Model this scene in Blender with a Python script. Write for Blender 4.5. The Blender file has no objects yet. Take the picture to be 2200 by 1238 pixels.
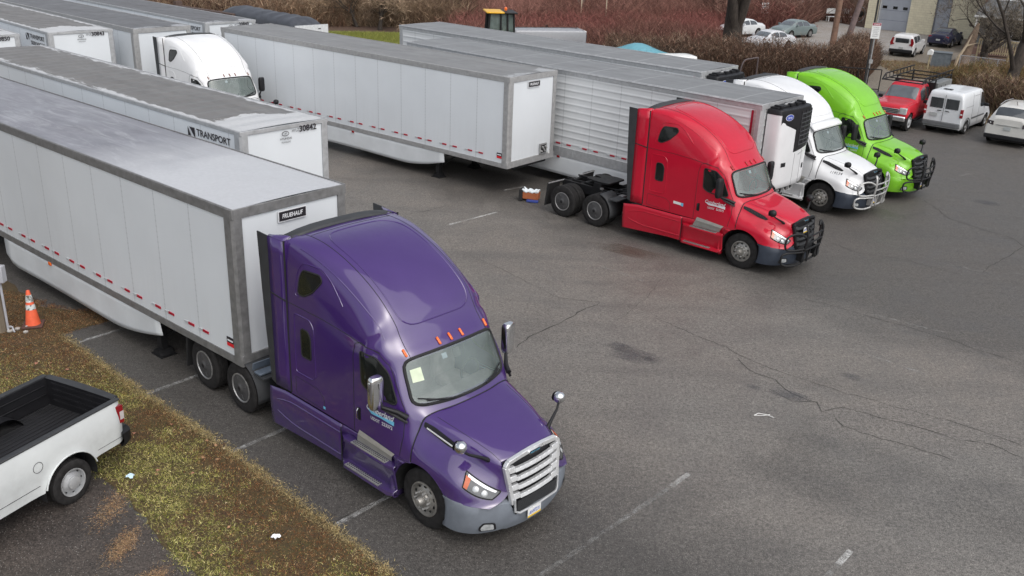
import bpy, math, random
import numpy as np
from mathutils import Vector, Matrix
from mathutils.bvhtree import BVHTree
from mathutils.geometry import tessellate_polygon
R = math.radians
random.seed(7)
rng = np.random.default_rng(11)
SC = bpy.context.scene
COL = SC.collection

# ------------------------------------------------------------------ camera
CH, PITCH, ROLL, FPX = 9.149, 0.38288, 0.03968, 2007.2
cam = bpy.data.cameras.new('camera')
cam.sensor_width = 36; cam.lens = FPX/2200*36; cam.clip_start = .1; cam.clip_end = 1500
co = bpy.data.objects.new('camera', cam); COL.objects.link(co)
_f = Vector((0, math.cos(PITCH), -math.sin(PITCH))); _u = Vector((0, math.sin(PITCH), math.cos(PITCH))); _r = Vector((1, 0, 0))
_r2 = math.cos(ROLL)*_r+math.sin(ROLL)*_u; _u2 = -math.sin(ROLL)*_r+math.cos(ROLL)*_u
M = Matrix((_r2, _u2, -_f)).transposed().to_4x4(); M.translation = Vector((0, 0, CH))
co.matrix_world = M
SC.camera = co

# ------------------------------------------------------------------ sky, sun, exposure (overcast)
SUN_EL, SUN_AZ = 52, 148
W = bpy.data.worlds.new('World'); SC.world = W; W.use_nodes = True
wn = W.node_tree.nodes; wl = W.node_tree.links
bg = wn['Background']
sky = wn.new('ShaderNodeTexSky'); sky.sky_type = 'NISHITA'; sky.sun_disc = False
sky.sun_elevation = R(SUN_EL); sky.sun_rotation = R(SUN_AZ); sky.air_density = 1.0; sky.dust_density = 4.0; sky.ozone_density = 1.0
hs = wn.new('ShaderNodeHueSaturation'); hs.inputs['Saturation'].default_value = .36
wl.new(sky.outputs[0], hs.inputs['Color']); wl.new(hs.outputs[0], bg.inputs[0]); bg.inputs[1].default_value = .15
sl = bpy.data.lights.new('sun', 'SUN'); sl.energy = .9; sl.angle = R(95); sl.color = (1, .98, .95)
so = bpy.data.objects.new('sun', sl); COL.objects.link(so)
_a = R(SUN_AZ)
sd = Vector((math.sin(_a)*math.cos(R(SUN_EL)), math.cos(_a)*math.cos(R(SUN_EL)), math.sin(R(SUN_EL))))
so.rotation_euler = sd.to_track_quat('Z', 'Y').to_euler()
SC.view_settings.view_transform = 'Standard'; SC.view_settings.look = 'None'
SC.view_settings.exposure = 0.27; SC.view_settings.gamma = 1; SC.view_settings.use_curve_mapping = False

# ------------------------------------------------------------------ materials
class NT:
    def __init__(s, name):
        s.m = bpy.data.materials.new(name); s.m.use_nodes = True
        s.t = s.m.node_tree; s.b = s.t.nodes['Principled BSDF']
    def n(s, typ, ins=None, **kw):
        nd = s.t.nodes.new('ShaderNode'+typ)
        for k, v in kw.items(): setattr(nd, k, v)
        for k, v in (ins or {}).items():
            i = nd.inputs[k]
            if isinstance(v, bpy.types.NodeSocket): s.t.links.new(v, i)
            else: i.default_value = v
        return nd
    def math(s, op, a, b=0, c=0): return s.n('Math', {0: a, 1: b, 2: c}, operation=op).outputs[0]
    def sep(s, v):
        o = s.n('SeparateXYZ', {0: v}).outputs; return o[0], o[1], o[2]
    def obj(s): return s.n('TexCoord').outputs['Object']
    def noise(s, scale, detail=3, rough=.5, vec=None, dist=0):
        i = {'Scale': scale, 'Detail': detail, 'Roughness': rough, 'Distortion': dist}
        i['Vector'] = vec if vec is not None else s.obj()
        return s.n('TexNoise', i).outputs[0]
    def ramp(s, f, a, b, lo=0, hi=1):
        return s.n('MapRange', {0: f, 1: a, 2: b, 3: lo, 4: hi}).outputs[0]
    def mix(s, f, a, b):
        nd = s.n('Mix', data_type='RGBA')
        for sock, v in ((nd.inputs[0], f), (nd.inputs[6], a), (nd.inputs[7], b)):
            if isinstance(v, bpy.types.NodeSocket): s.t.links.new(v, sock)
            else: sock.default_value = c4(v) if sock is not nd.inputs[0] else v
        return nd.outputs[2]
    def set(s, k, v):
        i = s.b.inputs[k]
        if isinstance(v, bpy.types.NodeSocket): s.t.links.new(v, i)
        else: i.default_value = c4(v) if k == 'Base Color' else v
    def bump(s, h, st=.3, d=.01):
        s.set('Normal', s.n('Bump', {'Height': h, 'Strength': st, 'Distance': d}).outputs[0])
def c4(c):
    return (c, c, c, 1) if isinstance(c, (int, float)) else (tuple(c)+(1,))[:4]
MC = {}
def simple(name, col, rough=.5, metal=0, var=.12, scale=6, coat=0, bump=0, spec=.5):
    if name in MC: return MC[name]
    t = NT(name); n = t.noise(scale, 4, .6)
    c = c4(col)
    t.set('Base Color', t.mix(t.ramp(n, .3, .7), [x*(1-var) for x in c[:3]], [min(1, x*(1+var)) for x in c[:3]]))
    t.set('Roughness', t.ramp(n, .3, .7, max(0, rough-.06), min(1, rough+.08)))
    t.set('Metallic', metal); t.set('Coat Weight', coat); t.set('Specular IOR Level', spec)
    if bump: t.bump(t.noise(scale*12, 3), .4, bump)
    MC[name] = t.m; return t.m
def paint(name, col, rough=.32, coat=.85, dirt=.25, dcol=(.13, .12, .105), ior=1.5):
    if name in MC: return MC[name]
    t = NT(name); o = t.obj(); x, y, z = t.sep(o)
    n = t.noise(1.3, 5, .6); n2 = t.noise(9, 4, .65)
    # road film thrown up by the wheels: thicker low on the body, with a shape of its own
    low = t.ramp(z, 1.5, .25)
    f = t.math('MULTIPLY', t.math('MULTIPLY', low, t.ramp(n2, .25, .75)), dirt*2)
    f = t.math('ADD', f, t.math('MULTIPLY', t.ramp(n, .4, .8), dirt*.18))
    c = c4(col)
    base = t.mix(t.ramp(n, .3, .7), [v*.93 for v in c[:3]], [min(1, v*1.06) for v in c[:3]])
    t.set('Base Color', t.mix(f, base, dcol))
    t.set('Roughness', t.math('ADD', t.ramp(n2, .3, .7, rough+.1, rough+.2), t.math('MULTIPLY', f, .35)))
    t.set('Coat Weight', coat); t.set('Coat Roughness', .06); t.set('Coat IOR', ior); t.set('Specular IOR Level', .15)
    t.bump(t.noise(2.2, 2), .12, .01)
    MC[name] = t.m; return t.m
RUB = simple('rubber', (.015, .015, .016), .75, var=.25, scale=14, bump=.002)
TYRE = simple('tyre_rubber', (.022, .021, .021), .8, var=.45, scale=9, bump=.004, spec=.25)
BLK = simple('black_plastic', (.012, .012, .014), .5, var=.2, spec=.35)
BLKR = simple('black_steel', (.012, .012, .013), .5, var=.3, scale=12, spec=.35)
DGREY = simple('dark_grey_plastic', (.035, .037, .04), .6, var=.2)
BUMPG = simple('grey_bumper_plastic', (.16, .18, .21), .6, var=.12, scale=4, bump=.001)
NAVY = simple('slate_bumper_plastic', (.035, .045, .065), .5, var=.2, scale=4)
CHROME = simple('chrome', (.78, .79, .8), .12, 1, var=.06)
SATIN = simple('satin_silver', (.74, .75, .76), .3, .55, var=.06)
ALU = simple('brushed_aluminium', (.5, .5, .49), .42, .6, var=.15, scale=14)
KICK = simple('kick_plate', (.42, .41, .38), .45, .3, var=.12, scale=8)
ALUD = simple('dull_aluminium', (.42, .42, .42), .5, .8, var=.18, scale=8)
SILV = simple('silver_rail', (.2, .2, .2), .45, .25, var=.22, scale=7)
SILVL = simple('light_rail', (.42, .43, .44), .45, .3, var=.15, scale=7)
WHEELC = simple('wheel_cover_plastic', (.06, .06, .062), .45, var=.25, scale=8)
WHITEP = simple('white_plate', (.72, .73, .72), .5, var=.06)
REDR = simple('red_reflector', (.42, .008, .03), .35, var=.15)
AMB = simple('amber_lens', (.8, .14, .01), .25, var=.1, coat=.5)
REDL = simple('red_lens', (.26, .01, .016), .15, var=.15, coat=.8)
LENS = simple('headlamp_lens', (.45, .47, .48), .08, .3, var=.3, scale=16, coat=1)
INK = simple('dark_ink', (.02, .017, .022), .5, var=.1)
INKW = simple('white_vinyl', (.75, .76, .78), .45, var=.05)
CYAN = simple('light_blue_vinyl', (.16, .5, .72), .45, var=.1)
BLUE = simple('blue_badge', (.03, .07, .42), .35, var=.1)
YEL = simple('yellow_plate_band', (.75, .5, .04), .5, var=.1)
INTER = simple('interior_trim', (.2, .2, .19), .7, var=.2)
SEATM = simple('seat_fabric', (.34, .33, .31), .85, var=.2)
def glass(name, tint, dark, rough=.04, alpha=.55):
    t = NT(name)
    n = t.noise(1.6, 4, .6)
    t.set('Base Color', t.mix(t.ramp(n, .35, .7), tint, dark)); t.set('Roughness', rough)
    t.set('Alpha', alpha); t.set('Coat Weight', 1); t.set('Coat Roughness', .03); t.set('Specular IOR Level', .9)
    MC[name] = t.m; return t.m
WSG = glass('windscreen_glass', (.27, .33, .315), (.16, .2, .19), .05, .5)
DKG = simple('dark_glass', (.01, .012, .011), .06, var=.4, scale=2, spec=.5)
CARG = glass('car_glass', (.03, .035, .04), (.05, .058, .062), .05, 1)

# ------------------------------------------------------------------ mesh builder
class MB:
    def __init__(s): s.v = []; s.f = []; s.mi = []; s.mats = []; s.cur = 0
    def use(s, m):
        if m not in s.mats: s.mats.append(m)
        s.cur = s.mats.index(m); return s
    def add(s, vs, fs):
        o = len(s.v); s.v.extend([tuple(p) for p in vs])
        for f in fs: s.f.append(tuple(i+o for i in f)); s.mi.append(s.cur)
        return s
    def box(s, x0, x1, y0, y1, z0, z1):
        vs = [(x, y, z) for z in (z0, z1) for y in (y0, y1) for x in (x0, x1)]
        return s.add(vs, [(0, 2, 3, 1), (4, 5, 7, 6), (0, 1, 5, 4), (2, 6, 7, 3), (0, 4, 6, 2), (1, 3, 7, 5)])
    def obox(s, c, ax, ay, az):   # oriented box: centre and half axes
        c, ax, ay, az = map(Vector, (c, ax, ay, az))
        vs = [c+i*ax+j*ay+k*az for k in (-1, 1) for j in (-1, 1) for i in (-1, 1)]
        return s.add(vs, [(0, 2, 3, 1), (4, 5, 7, 6), (0, 1, 5, 4), (2, 6, 7, 3), (0, 4, 6, 2), (1, 3, 7, 5)])
    def prism(s, pts, axis, a, b):   # extrude a 2-D outline along axis; pts in the other two axes in order
        def mk(p, t): return {'x': (t, p[0], p[1]), 'y': (p[0], t, p[1]), 'z': (p[0], p[1], t)}[axis]
        n = len(pts); vs = [mk(p, a) for p in pts]+[mk(p, b) for p in pts]
        fs = [(i, (i+1) % n, n+(i+1) % n, n+i) for i in range(n)]
        tri = tessellate_polygon([[Vector((p[0], p[1], 0)) for p in pts]])
        fs += [tuple(t) for t in tri]+[tuple(n+i for i in reversed(t)) for t in tri]
        return s.add(vs, fs)
    def tube(s, pts, r, n=8, closed=False, cap=True):
        P = [Vector(p) for p in pts]; m = len(P); rs = r if isinstance(r, (list, tuple)) else [r]*m
        vs = []; up = None
        for i, p in enumerate(P):
            a = P[(i-1) % m] if (closed or i > 0) else p
            b = P[(i+1) % m] if (closed or i < m-1) else p
            t = (b-a).normalized()
            if up is None:
                up = Vector((0, 0, 1)) if abs(t.z) < .9 else Vector((1, 0, 0))
            e = (up-t*up.dot(t))
            if e.length < 1e-4: e = t.orthogonal()
            e.normalize(); up = e; g = t.cross(e)
            for k in range(n):
                an = 2*math.pi*k/n; vs.append(p+(e*math.cos(an)+g*math.sin(an))*rs[i])
        fs = []
        for i in range(m if closed else m-1):
            j = (i+1) % m
            for k in range(n): fs.append((i*n+k, i*n+(k+1) % n, j*n+(k+1) % n, j*n+k))
        if cap and not closed: fs += [tuple(reversed(range(n))), tuple((m-1)*n+k for k in range(n))]
        return s.add(vs, fs)
    def lathe(s, prof, c, axis='y', n=36, close=False):   # prof: (radius, offset along axis)
        vs = []; fs = []; c = Vector(c)
        for r, o in prof:
            for k in range(n):
                a = 2*math.pi*k/n; u, w = r*math.cos(a), r*math.sin(a)
                vs.append(c+Vector({'y': (u, o, w), 'z': (u, w, o), 'x': (o, u, w)}[axis]))
        m = len(prof)
        for i in range(m if close else m-1):
            j = (i+1) % m
            for k in range(n): fs.append((i*n+k, i*n+(k+1) % n, j*n+(k+1) % n, j*n+k))
        return s.add(vs, fs)
    def grid(s, G, flip=False, skip=None):
        G = np.asarray(G); r, c = G.shape[:2]; fs = []
        for i in range(r-1):
            for j in range(c-1):
                if skip and skip(i, j): continue
                f = (i*c+j, i*c+j+1, (i+1)*c+j+1, (i+1)*c+j)
                fs.append(f[::-1] if flip else f)
        return s.add(G.reshape(-1, 3).tolist(), fs)
    def poly(s, pts):
        tri = tessellate_polygon([[Vector(p) for p in pts]])
        return s.add(pts, [tuple(t) for t in tri])
    def text(s, txt, fn, h=1, bold=0, shear=0, width=None):   # flat lettering, each vertex mapped by fn(u, v); u starts at 0, cap height = h
        cu = bpy.data.curves.new('t', 'FONT'); cu.body = txt; cu.size = 1; cu.offset = bold; cu.shear = shear; cu.resolution_u = 3
        ob = bpy.data.objects.new('t', cu); COL.objects.link(ob)
        me = bpy.data.meshes.new_from_object(ob.evaluated_get(bpy.context.evaluated_depsgraph_get()))
        vs = np.array([v.co[:] for v in me.vertices]); fs = [tuple(p.vertices) for p in me.polygons]
        bpy.data.objects.remove(ob); bpy.data.curves.remove(cu); bpy.data.meshes.remove(me)
        vs[:, 0] -= vs[:, 0].min(); vs[:, :2] *= h/.72
        if width: vs[:, 0] *= width/vs[:, 0].max()
        return s.add([fn(a, b) for a, b, _ in vs], fs)
    def build(s, name, mat=None, parent=None, smooth=None, bevel=0, solid=0, seg=2):
        me = bpy.data.meshes.new(name); me.from_pydata(s.v, [], s.f); me.update()
        if s.mats:
            for m in s.mats: me.materials.append(m)
            me.polygons.foreach_set('material_index', s.mi)
        else: me.materials.append(mat)
        if smooth is not None:
            me.polygons.foreach_set('use_smooth', [True]*len(me.polygons)); me.set_sharp_from_angle(angle=R(smooth))
        ob = bpy.data.objects.new(name, me); COL.objects.link(ob)
        if parent: ob.parent = parent
        if solid:
            md = ob.modifiers.new('solid', 'SOLIDIFY'); md.thickness = solid; md.offset = 0
        if bevel:
            md = ob.modifiers.new('bevel', 'BEVEL'); md.width = bevel; md.segments = seg; md.limit_method = 'ANGLE'; md.angle_limit = R(35)
            if smooth is None:
                me.polygons.foreach_set('use_smooth', [True]*len(me.polygons)); me.set_sharp_from_angle(angle=R(50))
        return ob
def thing(name, label, cat, loc=(0, 0, 0), rz=0, group=None):
    o = bpy.data.objects.new(name, None); COL.objects.link(o); o.location = loc; o.rotation_euler = (0, 0, rz)
    return tag(o, label, cat, group)
def tag(o, label=None, cat=None, group=None, kind=None):
    if label: o['label'] = label
    if cat: o['category'] = cat
    if group: o['group'] = group
    if kind: o['kind'] = kind
    return o
def cr(P, s):      # centripetal Catmull-Rom through points
    P = np.asarray(P, float); n = len(P)
    if n == 2: return np.array([P[0]+(P[1]-P[0])*t/s for t in range(s+1)])
    Q = np.vstack([2*P[0]-P[1], P, 2*P[-1]-P[-2]]); out = []
    for i in range(n-1):
        p0, p1, p2, p3 = Q[i:i+4]
        d = [max(np.linalg.norm(b-a)**.5, 1e-4) for a, b in ((p0, p1), (p1, p2), (p2, p3))]
        m1 = (p1-p0)/d[0]-(p2-p0)/(d[0]+d[1])+(p2-p1)/d[1]
        m2 = (p2-p1)/d[1]-(p3-p1)/(d[1]+d[2])+(p3-p2)/d[2]
        m1 *= d[1]; m2 *= d[1]
        for k in range(s):
            t = k/s; t2 = t*t; t3 = t2*t
            out.append((2*t3-3*t2+1)*p1+(t3-2*t2+t)*m1+(-2*t3+3*t2)*p2+(t3-t2)*m2)
    out.append(P[-1]); return np.array(out)
class Loft:        # cage: rows from back to front, columns from the centre line (y=0) out; mirrored
    def __init__(s, cage, su=6, sv=4, post=None):
        rows = []
        for r in cage:
            r = [tuple(p) for p in r]
            rows.append([(x, -y, z) for x, y, z in reversed(r[1:])]+r)
        C = np.array(rows, float)
        A = np.stack([cr(C[:, j], su) for j in range(C.shape[1])], 1)
        s.G = np.stack([cr(A[i], sv) for i in range(A.shape[0])], 0)
        if post: post(s.G)
        s.su, s.sv, s.nc = su, sv, (C.shape[1]-1)//2
        du = np.gradient(s.G, axis=0); dv = np.gradient(s.G, axis=1)
        N = np.cross(du, dv); s.N = N/(np.linalg.norm(N, axis=2, keepdims=True)+1e-9)
        s.mid = s.nc*sv
        if s.N[len(s.N)//2, s.mid, 2] < 0: s.N = -s.N
    def at(s, u, v, off=0):   # u in cage rows, v in cage columns (negative = right side, y<0)
        a = min(max(u*s.su, 0), s.G.shape[0]-1.001); b = min(max(s.mid+v*s.sv, 0), s.G.shape[1]-1.001)
        i, j = int(a), int(b); fa, fb = a-i, b-j
        def bl(X): return (X[i, j]*(1-fa)+X[i+1, j]*fa)*(1-fb)+(X[i, j+1]*(1-fa)+X[i+1, j+1]*fa)*fb
        return bl(s.G)+bl(s.N)*off
    def patch(s, u0, u1, v0, v1, off, k=.0, nu=8, nv=14):
        G = []
        for i in range(nu+1):
            row = []
            for j in range(nv+1):
                a, b = 2*i/nu-1, 2*j/nv-1
                a2, b2 = a*(1-k*b**8), b*(1-k*a**8)
                row.append(s.at((u0+u1)/2+(u1-u0)/2*a2, (v0+v1)/2+(v1-v0)/2*b2, off))
            G.append(row)
        return np.array(G)
    def bvh(s):
        r, c = s.G.shape[:2]
        return BVHTree.FromPolygons([Vector(p) for p in s.G.reshape(-1, 3)], [(i*c+j, i*c+j+1, (i+1)*c+j+1, (i+1)*c+j) for i in range(r-1) for j in range(c-1)])
def border(G):
    G = np.asarray(G); return list(G[0, :])+list(G[1:, -1])+list(G[-1, -2::-1])+list(G[-2:0:-1, 0])
def rpoly(pts, r=.05, seg=4):   # round the corners of a 2-D outline
    out = []; n = len(pts)
    for i, p in enumerate(pts):
        p = np.array(p, float); a = np.array(pts[i-1], float)-p; b = np.array(pts[(i+1) % n], float)-p
        ra = min(r, np.linalg.norm(a)*.45); rb = min(r, np.linalg.norm(b)*.45)
        s0 = p+a/np.linalg.norm(a)*ra; s1 = p+b/np.linalg.norm(b)*rb
        for k in range(seg+1):
            t = k/seg; out.append(tuple((1-t)**2*s0+2*t*(1-t)*p+t*t*s1))
    return out
def hit(bv, x, z, sg, off, dflt=1.22):
    h = bv.ray_cast(Vector((x, sg*4, z)), Vector((0, -sg, 0)))
    y = h[0].y if h[0] is not None and h[0].y*sg > .3 else sg*dflt
    return (x, y+sg*off, z)
def side_fill(mb, bv, pts, sg, off, rings=4):
    c = np.mean(pts, 0); n = len(pts); vs = [hit(bv, c[0], c[1], sg, off)]; fs = []
    for k in range(1, rings+1):
        for p in pts:
            q = c+(np.array(p)-c)*k/rings; vs.append(hit(bv, q[0], q[1], sg, off))
    for i in range(n):
        j = (i+1) % n; f = (0, 1+i, 1+j); fs.append(f if sg < 0 else f[::-1])
        for k in range(1, rings):
            a = 1+(k-1)*n; b = 1+k*n; f = (a+i, b+i, b+j, a+j); fs.append(f if sg < 0 else f[::-1])
    return mb.add(vs, fs)
def side_line(mb, bv, pts, sg, r, off=0, closed=False, step=.06, n=6):
    P = []; m = len(pts)
    for i in range(m if closed else m-1):
        a = np.array(pts[i], float); b = np.array(pts[(i+1) % m], float); k = max(1, int(np.linalg.norm(b-a)/step))
        P += [tuple(a+(b-a)*t/k) for t in range(k)]
    if not closed: P.append(pts[-1])
    return mb.tube([hit(bv, p[0], p[1], sg, off) for p in P], r, n, closed)

# ------------------------------------------------------------------ wheels
def tyre_prof(r, w, rim):
    h = w/2
    return [(rim, -h*.8), (rim+.02, -h*.95), (r-.12, -h), (r-.03, -h*.96), (r-.006, -h*.85), (r, -h*.8), (r, -h*.5), (r-.012, -h*.46), (r-.012, -h*.4), (r, -h*.36),
            (r, -h*.05), (r-.012, -.01), (r-.012, .01), (r, h*.05), (r, h*.36), (r-.012, h*.4), (r-.012, h*.46), (r, h*.5), (r, h*.8), (r-.006, h*.85), (r-.03, h*.96), (r-.12, h), (rim+.02, h*.95), (rim, h*.8)]
def wheel(parent, x, y, r, w, sg, style, name='wheel'):
    """sg: side the wheel faces; style 'holes' steer rim, 'cover' flat wheel cover, 'car', 'steel', 'plain'"""
    e = bpy.data.objects.new(name, None); COL.objects.link(e); e.parent = parent; e.location = (x, y, r)
    rim = {'car': .68, 'steel': .6}.get(style, .56)*r
    t = MB(); t.lathe(tyre_prof(r, w, rim), (0, 0, 0), n=40)
    if style in ('cover', 'plain'):
        t.lathe(tyre_prof(r, w, rim), (0, -sg*(w+.05), 0), n=40)
    t.build('tyre', TYRE, e, 40)
    b = MB(); f = sg*w*.5; L = lambda pr, n=40: b.lathe([(a, o*sg) for a, o in pr], (0, f, 0), n=n)
    if style == 'holes':
        b.use(simple('steer_rim', (.33, .32, .3), .4, .6, var=.2, scale=12)); L([(rim+.012, -.03), (rim+.012, .0), (rim-.01, .006), (rim-.03, -.05), (rim*.86, -.055), (rim*.62, -.01), (rim*.5, 0), (rim*.46, 0), (rim*.42, .03), (.0, .035)])
        b.lathe([(.075, 0), (.075, sg*.09), (.06, sg*.115), (.0, sg*.12)], (0, f+sg*.02, 0), n=20)
        for k in range(10):
            a = 2*math.pi*k/10; b.use(ALU).lathe([(.018, 0), (.018, sg*.06), (0, sg*.07)], (rim*.42*math.cos(a)*1.2, f, rim*.42*math.sin(a)*1.2), n=8)
            b.use(BLK).lathe([(.03, sg*.0), (0, sg*.001)], (rim*.74*math.cos(a+.3), f-sg*.026, rim*.74*math.sin(a+.3)), n=12)
    elif style == 'cover':
        b.use(ALUD).lathe([(rim+.012, -.02*sg), (rim+.014, .004*sg), (rim-.008, .006*sg), (rim-.016, -.01*sg)], (0, f, 0), n=40)
        b.use(WHEELC); L([(rim-.012, -.012), (rim*.8, .004), (rim*.45, .012), (rim*.3, .02), (rim*.26, .03), (.05, .034), (0, .034)])
        for k in range(4):
            a = 2*math.pi*k/4+.4; c, s_ = math.cos(a), math.sin(a)
            b.use(WHEELC).obox((rim*.6*c, f+sg*.012, rim*.6*s_), (.05*c, 0, .05*s_), (0, .006, 0), (-.008*s_, 0, .008*c))
        b.use(BLK).lathe([(.045, 0), (0, sg*.002)], (0, f+sg*.036, 0), n=16)
    elif style == 'steel':
        b.use(SILVL); L([(rim+.01, -.02), (rim+.01, .004), (rim-.01, .0), (rim-.02, -.06), (rim*.9, -.07), (rim*.72, -.03), (rim*.5, -.01), (rim*.48, .03), (.05, .04), (0, .04)])
        for k in range(8):
            a = 2*math.pi*k/8
            b.use(BLK).lathe([(.022, 0), (0, sg*.001)], (rim*.8*math.cos(a), f-sg*.045, rim*.8*math.sin(a)), n=10)
            b.use(ALU).lathe([(.013, 0), (0, sg*.035)], (rim*.4*math.cos(a+.2), f+sg*.012, rim*.4*math.sin(a+.2)), n=8)
    elif style == 'car':
        b.use(ALUD); L([(rim+.008, -.02), (rim+.008, .0), (rim-.01, -.004), (rim-.02, -.05), (rim*.3, -.05)], 28)
        for k in range(7):
            a = 2*math.pi*k/7; c, s_ = math.cos(a), math.sin(a)
            b.use(ALUD).obox((rim*.52*c, f-sg*.02, rim*.52*s_), (rim*.44*c, 0, rim*.44*s_), (0, .012, 0), (-.03*s_, 0, .03*c))
        b.lathe([(.05, 0), (0, sg*.01)], (0, f, 0), n=12)
    else:
        b.use(ALUD); L([(rim+.01, -.02), (rim+.01, .004), (rim-.02, -.03), (rim*.5, -.05), (rim*.45, .02), (0, .03)], 28)
    b.build('rim', None, e, 35)
    return e

def half_well(mb, cx, cz, r, y0, y1):    # the dark upper half of a wheel arch
    A = np.linspace(R(-12), R(192), 18)
    mb.grid([[(cx+r*math.cos(a), y, cz+r*math.sin(a)) for y in (y0, y1)] for a in A])
    mb.add([(cx, y0, cz)]+[(cx+r*math.cos(a), y0, cz+r*math.sin(a)) for a in A], [(0, 1+k, 2+k) for k in range(17)])
# ------------------------------------------------------------------ highway tractor
def body_cage():
    g = []
    def row(c, c1, s, sh, up, be, mi, bo): g.append([c, c1, s, sh, up, be, mi, bo])
    def side(x, z0=1.12): return [(x, 1.225, 2.87), (x, 1.235, 2.0), (x, 1.235, z0)]
    for x, zc, zs, ys, zsh, yu, zu in [(-3.34, 4.03, 4.0, 1.12, 3.92, 1.2, 3.7), (-3.1, 4.05, 4.02, 1.1, 3.92, 1.2, 3.7), (-2.75, 4.04, 4.0, 1.08, 3.88, 1.195, 3.64), (-2.4, 3.98, 3.93, 1.06, 3.79, 1.185, 3.54),
                                       (-2.0, 3.85, 3.8, 1.04, 3.64, 1.175, 3.38), (-1.65, 3.7, 3.64, 1.03, 3.46, 1.165, 3.22), (-1.35, 3.52, 3.46, 1.02, 3.27, 1.155, 3.08), (-1.12, 3.33, 3.27, 1.01, 3.1, 1.15, 2.97)]:
        inn = max(0, min(1, (x+2.1)/.9))*.012
        row((x, 0, zc), (x, .4, zc-.008), (x, .84, zs), (x, ys+.02-inn, zsh+.035), (x, yu-inn, zu+.05), *side(x-.1 if x > -1.2 else x))
    row((-.95, 0, 3.16), (-.955, .4, 3.15), (-.98, .82, 3.09), (-1.02, 1.005, 2.99), (-1.08, 1.12, 2.88), (-1.12, 1.19, 2.75), (-1.12, 1.235, 2.0), (-1.12, 1.235, 1.12))
    row((-.84, 0, 2.98), (-.85, .4, 2.975), (-.89, .82, 2.94), (-.94, 1.0, 2.87), (-.98, 1.13, 2.79), (-1.01, 1.18, 2.64), (-1.0, 1.235, 2.0), (-1.0, 1.235, 1.12))
    row((-.72, 0, 2.84), (-.73, .4, 2.835), (-.78, .82, 2.80), (-.83, 1.0, 2.74), (-.87, 1.11, 2.67), (-.89, 1.155, 2.5), (-.88, 1.225, 1.96), (-.88, 1.235, 1.12))
    row((-.57, 0, 2.70), (-.585, .4, 2.695), (-.65, .82, 2.665), (-.72, .97, 2.62), (-.77, 1.06, 2.57), (-.78, 1.12, 2.4), (-.76, 1.21, 1.9), (-.76, 1.235, 1.12))
    row((-.36, 0, 2.32), (-.38, .4, 2.315), (-.47, .82, 2.305), (-.55, .99, 2.28), (-.58, 1.09, 2.24), (-.58, 1.14, 2.1), (-.56, 1.2, 1.7), (-.56, 1.235, 1.12))
    row((-.14, 0, 1.94), (-.17, .4, 1.94), (-.29, .82, 1.945), (-.38, 1.0, 1.94), (-.4, 1.09, 1.86), (-.4, 1.14, 1.7), (-.38, 1.195, 1.45), (-.36, 1.225, 1.12))
    row((-.06, 0, 1.84), (-.09, .4, 1.84), (-.2, .82, 1.84), (-.222, .93, 1.80), (-.232, 1.03, 1.63), (-.232, 1.13, 1.45), (-.23, 1.195, 1.27), (-.23, 1.215, 1.1))
    return g
def hood_cage():
    g = [
     [(-.08, 0, 1.875), (-.1, .4, 1.87), (-.17, .78, 1.855), (-.2, .93, 1.80), (-.215, 1.03, 1.63), (-.215, 1.15, 1.42), (-.215, 1.2, 1.25), (-.215, 1.215, .95)],
     [(.1, 0, 1.83), (.08, .4, 1.825), (.04, .75, 1.81), (.02, .89, 1.755), (.0, .99, 1.55), (.0, 1.13, 1.38), (.0, 1.2, 1.25), (.0, 1.215, .95)],
     [(.3, 0, 1.785), (.29, .4, 1.78), (.27, .72, 1.765), (.26, .84, 1.71), (.25, .94, 1.5), (.25, 1.1, 1.36), (.25, 1.195, 1.24), (.25, 1.215, .92)],
     [(.55, 0, 1.73), (.54, .4, 1.725), (.52, .68, 1.705), (.51, .79, 1.65), (.5, .88, 1.46), (.5, 1.06, 1.33), (.5, 1.18, 1.2), (.5, 1.21, .9)],
     [(.8, 0, 1.665), (.78, .4, 1.66), (.75, .64, 1.635), (.74, .73, 1.58), (.72, .82, 1.4), (.7, 1.0, 1.27), (.7, 1.15, 1.14), (.68, 1.195, .88)],
     [(1.0, 0, 1.60), (.98, .38, 1.595), (.94, .6, 1.57), (.92, .68, 1.52), (.9, .76, 1.34), (.88, .93, 1.2), (.84, 1.1, 1.06), (.8, 1.17, .87)],
     [(1.14, 0, 1.54), (1.12, .38, 1.535), (1.06, .58, 1.51), (1.05, .645, 1.46), (1.06, .69, 1.28), (1.05, .83, 1.13), (.98, 1.03, 1.0), (.9, 1.14, .86)],
     [(1.2, 0, 1.5), (1.18, .38, 1.495), (1.12, .57, 1.475), (1.11, .62, 1.43), (1.16, .62, 1.24), (1.17, .7, 1.06), (1.12, .9, .95), (1.04, 1.06, .85)],
     [(1.21, 0, 1.45), (1.19, .38, 1.45), (1.14, .57, 1.44), (1.15, .585, 1.40), (1.22, .57, 1.2), (1.27, .55, 1.0), (1.27, .68, .9), (1.22, .9, .83)]]
    return g
def hood_post(G):
    x, z = G[:, :, 0], G[:, :, 2]
    a = np.where(np.abs(x) < .66, .5+np.sqrt(np.maximum(.66**2-x**2, 0)), 0)
    a = np.where(np.abs(G[:, :, 1]) > .85, a, 0)
    G[:, :, 2] = np.where(z < a, a, z)
_BC, _HC = body_cage(), hood_cage()
BL = Loft(_BC, 5, 4); HL = Loft(_HC, 7, 5, hood_post)
BLV, HLV = BL.bvh(), HL.bvh()
class Both:
    def ray_cast(s, o, d):
        a = HLV.ray_cast(o, d); b = BLV.ray_cast(o, d)
        if a[0] is None: return b
        if b[0] is None: return a
        return a if abs(a[0].y) > abs(b[0].y) else b
BOTH = Both()
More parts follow.
